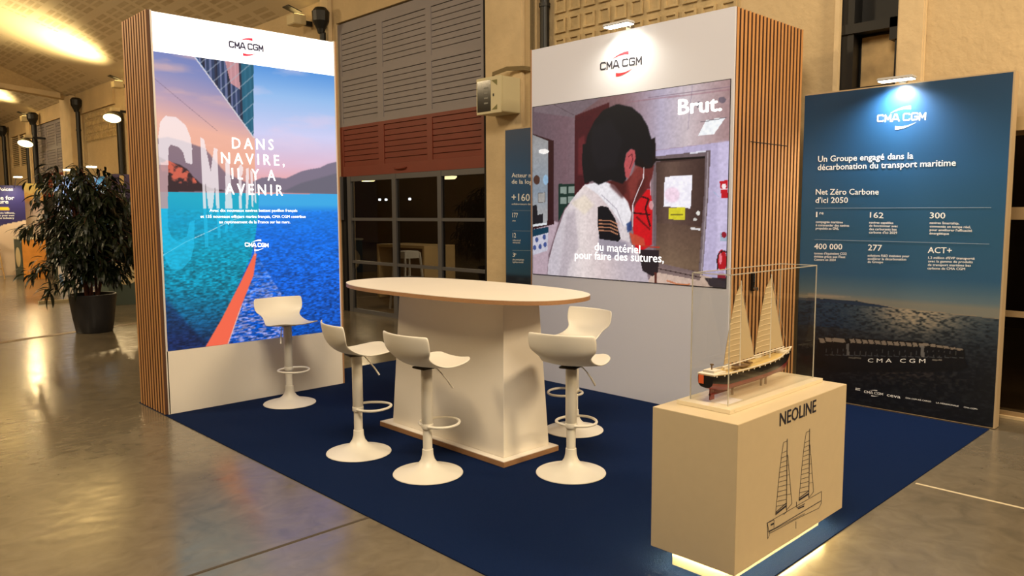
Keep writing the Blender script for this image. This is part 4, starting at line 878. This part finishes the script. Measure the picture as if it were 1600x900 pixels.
# ------------------------------------------------------------------ POTTED PLANT
pp = thing('potted_fig', 'tall leafy fig tree in a dark grey pot on the concrete floor', 'plant', (.963, 5.285, 0))
bm = BM(); lathe(bm, [(0, 0), (.215, 0), (.225, .01), (.258, .2), (.285, .42), (.293, .50), (.298, .515), (.293, .525), (.28, .525), (.272, .50), (.266, .46), (0, .46)], .963, 5.285, 0, 40); obj('pot', bm, mat('charcoal_pot', (40, 40, 44), .45), pp, True)
obj('soil', lathe(BM(), [(0, .455), (.265, .462), (.0, .475)], .963, 5.285, 0, 24), mat('soil', (36, 26, 20), .95, bump=.6), pp)
tips = []; bm = BM(); rnd = random.Random(4)
for k in range(5):
    a = k * 1.26 + .4; bx, by = .963 + .07 * math.cos(a), 5.285 + .07 * math.sin(a); pts = [(bx, by, .46)]; n = 7; h = 1.2 + .25 * rnd.random()
    for i in range(1, n + 1): pts.append((bx + (.18 * math.cos(a + .7)) * i / n + .02 * rnd.uniform(-1, 1), by + (.18 * math.sin(a + .7)) * i / n + .02 * rnd.uniform(-1, 1), .46 + h * i / n))
    tube(bm, pts, [.022 - .0018 * i for i in range(n + 1)], 7)
    for j in range(2, n + 1):
        for _ in range(5):
            th_ = rnd.uniform(0, 2 * PI); r_ = rnd.uniform(.22, .72) * (1 - .28 * max(0, (j - 4) / 3)); p0 = Vector(pts[j]); up_ = rnd.uniform(.02, .36)
            p1 = p0 + Vector((math.cos(th_) * r_ * .5, math.sin(th_) * r_ * .5, up_)); p2 = p0 + Vector((math.cos(th_) * r_, math.sin(th_) * r_, up_ * .6 - .12 * r_))
            tube(bm, [p0, p1, p2], [.008, .005, .002], 5); tips += [(p1, th_), (p2, th_), ((p1 + p2) / 2, th_)]
top = Vector((.86, 5.33, 2.2)); tube(bm, [(.93, 5.3, 1.7), (.88, 5.32, 2.0), top], [.009, .006, .003], 5); tips += [(top, 1.), (top, 3.), (Vector((.88, 5.32, 2.05)), 2.), (Vector((.88, 5.32, 1.95)), 5.)]
p_ = Vector((.22, 5.1, 1.42)); tube(bm, [(.9, 5.3, 1.25), (.55, 5.2, 1.6), p_], [.009, .006, .003], 5); tips += [(p_, 3.2)] * 4
for (qx, qy, qz) in ((.45, 5.1, .62), (.6, 5.0, .75), (.35, 5.2, .95), (.7, 5.0, .7), (1.25, 5.2, .8), (1.3, 5.25, 1.1), (.8, 4.95, .9)):
    p_ = Vector((qx, qy, qz)); tube(bm, [(.95, 5.28, .95), ((qx + .95) / 2, (qy + 5.28) / 2, qz + .3), p_], [.008, .005, .003], 5); tips += [(p_, 3.0)] * 3 + [(Vector(((qx + .95) / 2, (qy + 5.28) / 2, qz + .3)), 1.)] * 2
obj('stem', bm, mat('fig_stem', (96, 52, 38), .7, noise=.2), pp, True)
bm = BM()
def leaf(p, yaw, droop, L_, w_):
    d = Vector((math.cos(yaw), math.sin(yaw), 0)); sd = Vector((-d.y, d.x, 0)); cur = Vector(p); prev = None; n = 5; ang = droop
    tilt = rnd.uniform(-.5, .5)
    for i in range(n + 1):
        f_ = i / n; ww = w_ * math.sin(PI * min(1, f_ * .93 + .07)) ** .8; fold = Vector((0, 0, ww * .25)); sv = (sd + Vector((0, 0, tilt))).normalized()
        row = [bm.verts.new(cur - sv * ww + fold), bm.verts.new(cur), bm.verts.new(cur + sv * ww + fold)]
        if prev: bm.faces.new((prev[0], prev[1], row[1], row[0])); bm.faces.new((prev[1], prev[2], row[2], row[1]))
        prev = row; dirv = d * math.cos(ang) + Vector((0, 0, -1)) * math.sin(ang); cur = cur + dirv * (L_ / n); ang += .22
for (p, th_) in tips:
    for _ in range(7):
        yaw = th_ + rnd.gauss(0, 1.1); leaf(p + Vector((rnd.gauss(0, .035), rnd.gauss(0, .035), rnd.gauss(0, .04))), yaw, rnd.uniform(-.25, .95), rnd.uniform(.14, .26), rnd.uniform(.014, .025))
obj('foliage', bm, mat('fig_leaf', (24, 34, 19), .4, noise=.35, nscale=9), pp)

# ------------------------------------------------------------------ ELECTRICAL CABINET AND CABLES
ec = thing('electrical_cabinet', 'cream electrical cabinet with dark glazed door on the pillar', 'cabinet', (4.4, .75, 2.8))
cabm = mat('cabinet_cream', (206, 196, 160), .5)
obj('body', mbox(4.22, 4.52, .53, .98, 2.81, 3.23, bev=.006), cabm, ec)
dr = obj('door', mbox(4.20, 4.222, .535, .975, 2.80, 3.235, bev=.004), cabm, ec)
obj('pane', mbox(4.197, 4.2, .715, .955, 2.83, 3.20), mat('smoked_pane', (30, 26, 20), .12), dr)
bm = BM(); prism(bm, [(.60, 3.19), (.70, 3.19), (.60, 3.12)], 4.1985, 4.2, 0); prism(bm, [(.60, 2.84), (.70, 2.84), (.60, 2.90)], 4.1985, 4.2, 0); obj('corner_sticker', bm, mat('olive', (120, 116, 70), .6), dr)
obj('lock', mbox(4.195, 4.2, .655, .675, 3.0, 3.03), black, dr)
bm = BM(); [box(bm, 4.1955, 4.197, .76, .83, z, z + .018) for z in (2.92, 2.98, 3.04, 3.10)]; obj('breaker_row', bm, mat('breaker_grey', (110, 110, 104), .4), dr)
cb = BM()
for k in range(4):
    z = 3.30 + k * .012; tube(cb, [(4.35, .85 - k * .02, 3.245), (4.33, .82, 3.28 + k * .01), (4.42, .66, z + .03), (4.50, .45, z + .02), (4.555, .36, z)], .009, 6)
for k in range(3): tube(cb, [(4.56, .39 - k * .025, 0.2), (4.56, .39 - k * .025, 5.05)], .008, 6)
tag(obj('cable_bundle', cb, mat('cable_cream', (120, 104, 72), .6)), 'bundle of painted cables rising beside the electrical cabinet', 'cable')

# ------------------------------------------------------------------ DOWNPIPES, UPLIGHTS, FLOODLIGHTS
def pipe(y, z1, label, r=.05, hop=True, x=None):
    x = x or W - r - (.11 if hop else .02)
    p = thing('downpipe', label, 'pipe', (x, y, 0), 'black downpipes along the wall')
    obj('pipe', lathe(BM(), [(r, 0), (r, z1)], x, y, 0, 16), black, p, True)
    for z in (1.2, 2.6, 4.0): obj('bracket', lathe(BM(), [(r + .012, z), (r + .012, z + .04)], x, y, 0, 16), black, p)
    if hop: obj('hopper', lathe(BM(), [(r, z1 - .02), (r + .02, z1 + .05), (r + .08, z1 + .17), (r + .09, z1 + .32), (r + .04, z1 + .38)], x - .03, y, 0, 12), black, p)
pipe(.147, 5.0, 'black downpipe beside the square block relief, right of the pillar', .055, False)
pipe(4.98, 4.5, 'black downpipe with a hopper above the corner of the sea screen', .05)
pipe(18.5, 4.55, 'black downpipe right of the far pillar, above the fig tree', .06)
pipe(15.17, 4.2, 'black downpipe against the slatted edge of the display stand', .08, False)
pipe(23.43, 4.6, 'black downpipe left of the far shutter', .08); pipe(24.78, 4.3, 'black downpipe carrying the far floodlight', .08, False)
pipe(28.04, 4.55, 'leftmost black downpipe at the picture edge', .07)
def uplight(y, x, z, sc_, label, power, tx):
    u_ = thing('uplight', label, 'lamp', (x, y, z), 'box uplights on the wall')
    obj('housing', mbox(x - .12 * sc_, x + .1 * sc_, y - .13 * sc_, y + .13 * sc_, z, z + .16 * sc_, bev=.01), mat('uplight_cream', (206, 190, 150), .5), u_)
    obj('bracket', mbox(x + .1 * sc_, W, y - .03, y + .03, z + .02, z + .1), black, u_)
    bm = BM(); prism(bm, [(x - .20 * sc_, z + .27 * sc_), (x + .04 * sc_, z + .20 * sc_), (x + .04 * sc_, z + .215 * sc_), (x - .20 * sc_, z + .285 * sc_)], y - .1 * sc_, y + .1 * sc_, 1); obj('flap', bm, black, u_)
    g = obj('lens', mbox(x - .1 * sc_, x + .08 * sc_, y - .11 * sc_, y + .11 * sc_, z + .16 * sc_, z + .165 * sc_), mat('uplight_lens', (255, 214, 130), .4, emit=6), u_)
    lamp('uplight_beam', 'SPOT', (x - .58, y, z - .25), tx, power, (1.0, .78, .38), .3, angle=128, blend=1)
uplight(5.6, 4.35, 4.70, 1.0, 'cream box uplight above the top corner of the sea screen', 10, (3.2, 5.0, 7.0))
uplight(14.45, 4.3, 4.72, 1.0, 'cream box uplight beside the slatted edge of the sea screen stand', 1350, (2.1, 14.6, 6.1))
uplight(23.9, 4.3, 4.72, 1.1, 'cream box uplight on the far left pipe', 1700, (1.9, 23.8, 6.1))
def flood(y, x, z, sc_, label):
    u_ = thing('floodlight', label, 'lamp', (x, y, z), 'lit floodlights on the wall')
    q = Vector((-.36, -.44, -.82)).to_track_quat('Z', 'Y').to_matrix().to_4x4(); Mx = Matrix.Translation((x, y, z)) @ q
    bm = BM(); lathe(bm, [(.07, -.20), (.13, -.15), (.20, -.06), (.23, 0), (.235, .012), (.225, .012), (.22, 0), (.1, -.05)], n=24, sx=sc_, sy=sc_ * .8); bmesh.ops.transform(bm, matrix=Mx, verts=bm.verts); obj('reflector', bm, mat('flood_shell', (90, 84, 66), .4), u_, True)
    bm = BM(); lathe(bm, [(.215, .0), (.215, .006)], n=24, sx=sc_, sy=sc_ * .8); bmesh.ops.transform(bm, matrix=Mx, verts=bm.verts); o = obj('lens', bm, mat('flood_lens', (255, 236, 176), .4, emit=5), u_); o['label'] = 'glowing lens'
    obj('bracket', mbox(x + .05, W + .033 if 20.5 < y < 24.2 else W - .02, y - .03, y + .03, z + .16 * sc_, z + .22 * sc_), black, u_); obj('ballast_box', mbox(x - .02, x + .18 * sc_, y - .09 * sc_, y + .09 * sc_, z + .18 * sc_, z + .27 * sc_), mat('uplight_cream', (206, 190, 150), .5), u_)
    lamp('flood_beam', 'SPOT', (x - .12, y - .12, z - .12), (x - 2.2, y - 2.2, 0), 420, (1.0, .72, .36), .12, angle=120, blend=.8)
flood(14.6, 4.17, 3.99, .95, 'lit floodlight at the slatted edge of the sea screen stand'); flood(23.0, 4.06, 3.92, 1.05, 'lit floodlight on the far left pipes')
# ------------------------------------------------------------------ BACKGROUND STANDS, LEFT
def poster(y, pxa, pxb, ytop, ybot, label, cat='poster board', name='poster_board', painter=None, nu=60, nv=90):
    p0, p1 = at(pxa, ytop, 1, y), at(pxb, ytop, 1, y); z0 = 0 if ybot is None else at(pxa, ybot, 1, y)[2]
    a = thing(name, label, cat, ((p0[0] + p1[0]) / 2, y, 0)); f = Face(1, y); zt_ = max(p0[2], p1[2])
    obj('board', mbox(p0[0], p1[0], y, y + .06, 0, zt_), mat('board_white', (214, 206, 196), .6), a)
    cv = Canvas(f, p0[0], p1[0], 0.02, zt_, nu, nv); painter(cv); o = cv.build('printed_picture', vcol_mat('poster_print', 0, .5), a, .003); return a, o, f
def pt_navy(c):
    c.grad([(0, (46, 42, 104)), (.5, (50, 44, 108)), (1, (60, 50, 110))], c.t); c.fill([(-60, 380), (-20, 360), (10, 350), (30, 346), (45, 343), (45, 460), (-60, 460)], (236, 214, 190)); c.fill([(-40, 323), (13, 323), (15, 327), (13, 329), (-40, 329)], (250, 200, 40))
a, o, f = poster(17.5, -40, 37, 290, None, 'navy poster board with white lettering and yellow bar at the left edge', painter=pt_navy)
bm = BM(); 
for q in (('Powerful Voices', -40, 298, 20, 298, 5), ('Course for', -28, 312, 22, 312, 6), ('Future', -18, 318, 13, 318, 6), ('various projects billions,', -30, 334, 23, 334, 3), ('working across your own', -30, 338, 22, 338, 3), ('partners of the industry', -30, 342, 22, 342, 3)): add_text(bm, f, *q, .03, .012)
obj('lettering', bm, whitetext, o)
def pt_gold(c):
    n = vnoise(60, 90, 8, 40, 3); c.grad([(0, (252, 238, 150)), (.1, (244, 220, 150)), (.17, (228, 170, 90)), (.24, (206, 186, 190)), (.4, (220, 204, 190)), (1, (200, 180, 150))], c.t + (n - .5) * .1)
poster(18.2, 36, 66, 287, None, 'pale gold poster board left of the fig tree', painter=pt_gold)
def pt_blue(c):
    c.grad([(0, (50, 80, 130)), (.3, (90, 110, 160)), (.6, (200, 200, 214)), (1, (230, 220, 210))], c.t); c.put(np.clip((c.s - .62) * 6, 0, 1), (60, 140, 200), .8); n = vnoise(60, 90, 9, 12, 3); c.put(n > .6, (216, 206, 206), .6); c.put((n < .38) & (c.t > .3), (40, 100, 170), .7)
poster(12.4, 83, 178, 276, None, 'blue and white poster wall behind the fig tree', painter=pt_blue)
def pt_purple(c):
    c.grad([(0, (96, 84, 128)), (.12, (70, 60, 104)), (.3, (38, 34, 72)), (1, (26, 26, 54))], c.t); c.put((c.s < .12) & (c.t > .3) & (c.t < .6), (230, 210, 170), .6)
a, o, f = poster(11.2, 172, 215, 273, None, 'dark purple poster board behind the green counter by the slats', painter=pt_purple)
bm = BM(); 
for q in (('Demain', 179, 303, 195, 303, 4), ('sans', 184, 310, 196, 310, 4), ('limite', 183, 317, 195, 317, 4)): add_text(bm, f, *q, .03, .012)
for y_ in (329, 335, 341, 346, 353, 360): add_text(bm, f, 'acteurs', 186, y_, 198, y_, 1.8, .02, .012)
obj('lettering', bm, whitetext, o)
hp = BM(); p = at(188, 274, 1, 11.1); q = at(195, 289, 1, 11.1); box(hp, p[0], q[0], 11.14, 11.16, q[2], p[2]); obj('badge', hp, mat('badge_yellow', (240, 214, 150), .5), a)
def counter(x0, x1, y0, y1, h, label, side, facem, topm, discs):
    a = thing('counter', label, 'counter', ((x0 + x1) / 2, (y0 + y1) / 2, 0))
    obj('body', mbox(x0, x1, y0, y1, 0, h - .04), facem, a)
    obj('top', mbox(x0 - .02, x1 + .02, y0 - .02, y1 + .02, h - .04, h), topm, a)
    if side: obj('side_panel', mbox(*side, 0.0, h - .05), mat('pine_panel', (222, 150, 66), .5, noise=.12, nscale=6), a)
    for (ax, u_, v_, r_) in discs:
        bm = BM(); n = 28
        if ax == 1: prism(bm, [(u_ + r_ * math.cos(2 * PI * k / n), v_ + r_ * math.sin(2 * PI * k / n)) for k in range(n)], y0 - .006, y0, 1)
        else: prism(bm, [(u_ + r_ * math.cos(2 * PI * k / n), v_ + r_ * math.sin(2 * PI * k / n)) for k in range(n)], x0 - .006, x0, 0)
        obj('round_emblem', bm, mat('emblem_cream', (222, 204, 160), .6), a)
    return a
green = mat('grey_green_panel', (70, 84, 78), .6); lit_top = mat('counter_top_white', (244, 234, 206), .4)
a = counter(2.06, 3.2, 8.35, 8.95, 1.06, 'grey green counter with round cream emblem beside the slatted edge', None, green, lit_top, [(1, 2.36, .60, .24)])
fD = Face(1, 8.344); bm = BM(); add_text(bm, fD, 'TECHNIC', 186.5, 426, 197, 427, 4, .03, .002); add_text(bm, fD, 'EN ARTS', 191.5, 434, 200, 435, 4, .03, .002); obj('lettering', bm, inktext, a)
def floor_at(x, y): return at(x, y, 2, 0)
g0, g1, g2 = floor_at(22, 438), floor_at(33, 436), floor_at(53, 436)
counter(2.30, 2.85, 15.85, 16.6, 1.04, 'pine and green counter at the far left, emblem on its side', (2.32, 2.83, 15.83, 15.85), green, lit_top, [(0, 16.22, .55, .25)])
counter(3.0, 3.9, 15.2, 15.9, 1.04, 'grey green counter hidden behind the left side of the fig tree', None, green, lit_top, [(1, 3.25, .55, .24)])
# low stand skirting behind the plant
struct('trim_20', mbox(1.25, 4.0, 9.6, 9.66, 0, .05), mat('skirting_cream', (190, 176, 140), .5))
def chair(loc, label, rz):
    c = thing('high_stool', label, 'stool', (0, 0, 0), 'pale wooden high stools far left'); wd = mat('pale_wood', (206, 168, 110), .5)
    obj('seat', mbox(-.19, .19, -.19, .19, .72, .75, bev=.008), wd, c)
    for sx in (-1, 1):
        for sy in (-1, 1): bm = BM(); tube(bm, [(sx * .22, sy * .22, 0), (sx * .16, sy * .16, .72)], .016, 8); obj('leg', bm, wd, c)
    [obj('footrest', mbox(-.20, .20, s_ * .2 - .01, s_ * .2 + .01, .25, .28), wd, c) for s_ in (-1, 1)]
    c.location = loc; c.rotation_euler = (0, 0, rz); return c
ch = chair((1.75, 16.6, 0), 'pale wooden high stool left of the pine counter', .3); dup(ch, (1.55, 18.2, 0), .9, 'pale wooden high stool farther back under the navy poster board')
hb = thing('high_table', 'pale wooden high table under the navy poster board', 'table', (1.4, 17.2, 0))
obj('tabletop', mbox(.6, 1.95, 17.0, 17.4, 1.02, 1.06), mat('table_pale', (226, 200, 150), .5), hb)
for x in (.65, 1.9): obj('leg', mbox(x - .03, x + .03, 17.17, 17.23, 0, 1.02), mat('table_pale', (226, 200, 150), .5), hb)
def small_lamp(px, py, y, label, by, bz):
    p = at(px, py, 1, y); a = thing('poster_lamp', label, 'lamp', tuple(p), 'small lamps over the far posters')
    o = obj('head', mbox(p[0] - .09, p[0] + .09, y - .06, y + .06, p[2] - .012, p[2] + .02, bev=.005), mat('lamp_head_glow', (255, 236, 200), .4, emit=6), a)
    bm = BM(); tube(bm, [(p[0], y, p[2] + .02), (p[0], y + .12, p[2] + .05), (p[0], by - .012, bz - .05)], .012, 6); obj('arm', bm, steel, a)
    l = lamp('poster_lamp_light', 'SPOT', tuple(p - np.array([0, 0, .05])), (p[0], y + .8, 0), 60, (1, .85, .6), .08, angle=130, blend=.8)
small_lamp(28, 277, 17.0, 'glowing small lamp above the navy poster board', 17.5, 2.37); small_lamp(107, 266, 12.0, 'glowing small lamp left of the fig tree top', 12.4, 2.33); small_lamp(143, 261, 12.0, 'glowing small lamp right of the fig tree top', 12.4, 2.33)

# ------------------------------------------------------------------ BEYOND THE GLASS
def bulkhead(px, py, xx, label, rz):  # fittings outside stand in for ceiling lights reflected in the glass
    p = at(px, py, 0, xx); a = thing('reflected_lamp', label, 'lamp', tuple(p), 'lamps standing in for reflections in the dark glazing')
    bm = BM(); lathe(bm, [(0, -.04), (.12, -.035), (.15, 0), (.15, .02), (.0, .03)], *p, 20, 1, 1.4); obj('diffuser', bm, mat('reflected_glow', (255, 236, 180), .4, emit=5), a)
    obj('mount', mbox(p[0] - .06, p[0] + .06, p[1] - .3, p[1] + .3, p[2] + .03, p[2] + .07), black, a); bm = BM(); tube(bm, [(p[0], p[1], p[2] + .06), (p[0], p[1], 4.9)], .01, 6); obj('rod', bm, black, a)
    return p
pA = bulkhead(575, 281, 7.6, 'oval lamp standing in for a reflection in the left glazed bay', 0); pB = bulkhead(700, 277, 7.6, 'oval lamp standing in for a reflection in the right glazed bay', 0)
lamp('terrace_fill', 'POINT', (7.4, pA[1], pA[2] - .15), (7.4, pA[1], 0), 60, (1, .8, .5), .15)  # added point light under the left stand-in lamp
for (px, py, lb) in ((592, 312, 'small white distant light left of the mullion'), (602, 312, 'small white distant light beside the mullion'), (639, 311, 'white distant light in the middle glazed bay')):
    p = at(px, py, 0, 9.8); o = obj('distant_light', mbox(p[0], p[0] + .05, p[1] - .035, p[1] + .035, p[2] - .03, p[2] + .03, bev=.01), mat('distant_glow', (230, 240, 255), .4, emit=7)); tag(o, lb, 'lamp', 'distant lights in the dark')
    bm = BM(); box(bm, p[0] + .05, 10.2, p[1] - .02, p[1] + .02, p[2] - .02, p[2] + .02); obj('bracket', bm, black, o)
# metal stool and plywood table placed out there for a reflection in the glass
xs_ = 5.6; p = at(636, 392, 0, xs_); q = at(625, 392, 0, xs_)
ms = thing('metal_stool', 'white metal stool set beyond the glazing in place of its reflection', 'stool', (xs_, p[1], 0)); wm = mat('white_metal', (220, 222, 224), .35)
hz = p[2]; yy = p[1]
obj('seat', mbox(xs_ - .15, xs_ + .15, yy - .15, yy + .15, hz - .02, hz, bev=.015), wm, ms)
bm = BM(); [prism(bm, [(yy - .155, hz - .02), (yy + .155, hz - .02), (yy + .165, hz - .12), (yy - .165, hz - .12)], xs_ + s_ * .15 - .005, xs_ + s_ * .15 + .005, 0) for s_ in (-1, 1)]; [prism(bm, [(xs_ - .155, hz - .02), (xs_ + .155, hz - .02), (xs_ + .165, hz - .12), (xs_ - .165, hz - .12)], yy + s_ * .15 - .005, yy + s_ * .15 + .005, 1) for s_ in (-1, 1)]; obj('apron', bm, wm, ms)
for sx in (-1, 1):
    for sy in (-1, 1): bm = BM(); tube(bm, [(xs_ + sx * .22, yy + sy * .22, -.02), (xs_ + sx * .15, yy + sy * .15, hz - .03)], .02, 8); obj('leg', bm, wm, ms)
bm = BM(); [box(bm, xs_ - .18, xs_ + .18, yy + s_ * .18 - .008, yy + s_ * .18 + .008, hz * .5, hz * .5 + .04) for s_ in (-1, 1)]; [box(bm, xs_ + s_ * .18 - .008, xs_ + s_ * .18 + .008, yy - .18, yy + .18, hz * .5, hz * .5 + .04) for s_ in (-1, 1)]; obj('brace', bm, wm, ms)
xt = 6.3; p = at(590, 381, 0, xt); q = at(664, 383, 0, xt); ht_ = thing('reflected_table', 'pale edged plywood table set beyond the glazing in place of its reflection', 'table', (xt, (p[1] + q[1]) / 2, 0)); 
obj('tabletop', mbox(xt - .02, xt + .7, q[1], p[1], p[2] - .05, p[2]), mat('table_pale', (226, 200, 150), .5), ht_)
obj('leg', mbox(xt - .02, xt + .7, q[1], q[1] + .05, -.02, p[2] - .05), mat('table_pale', (226, 200, 150), .5), ht_); obj('leg', mbox(xt - .02, xt + .7, p[1] - .05, p[1], -.02, p[2] - .05), mat('table_pale', (226, 200, 150), .5), ht_)
obj('back_panel', mbox(xt + .3, xt + .33, q[1] + .05, p[1] - .05, .2, p[2] - .05), mat('brown_board', (110, 76, 46), .6), ht_)
lamp('terrace_fill', 'AREA', (6.0, 3.2, 3.0), (6.0, 2.9, 0), 70, (1, .82, .55), .4)  # added unseen lamp that brightens the stool and table outside
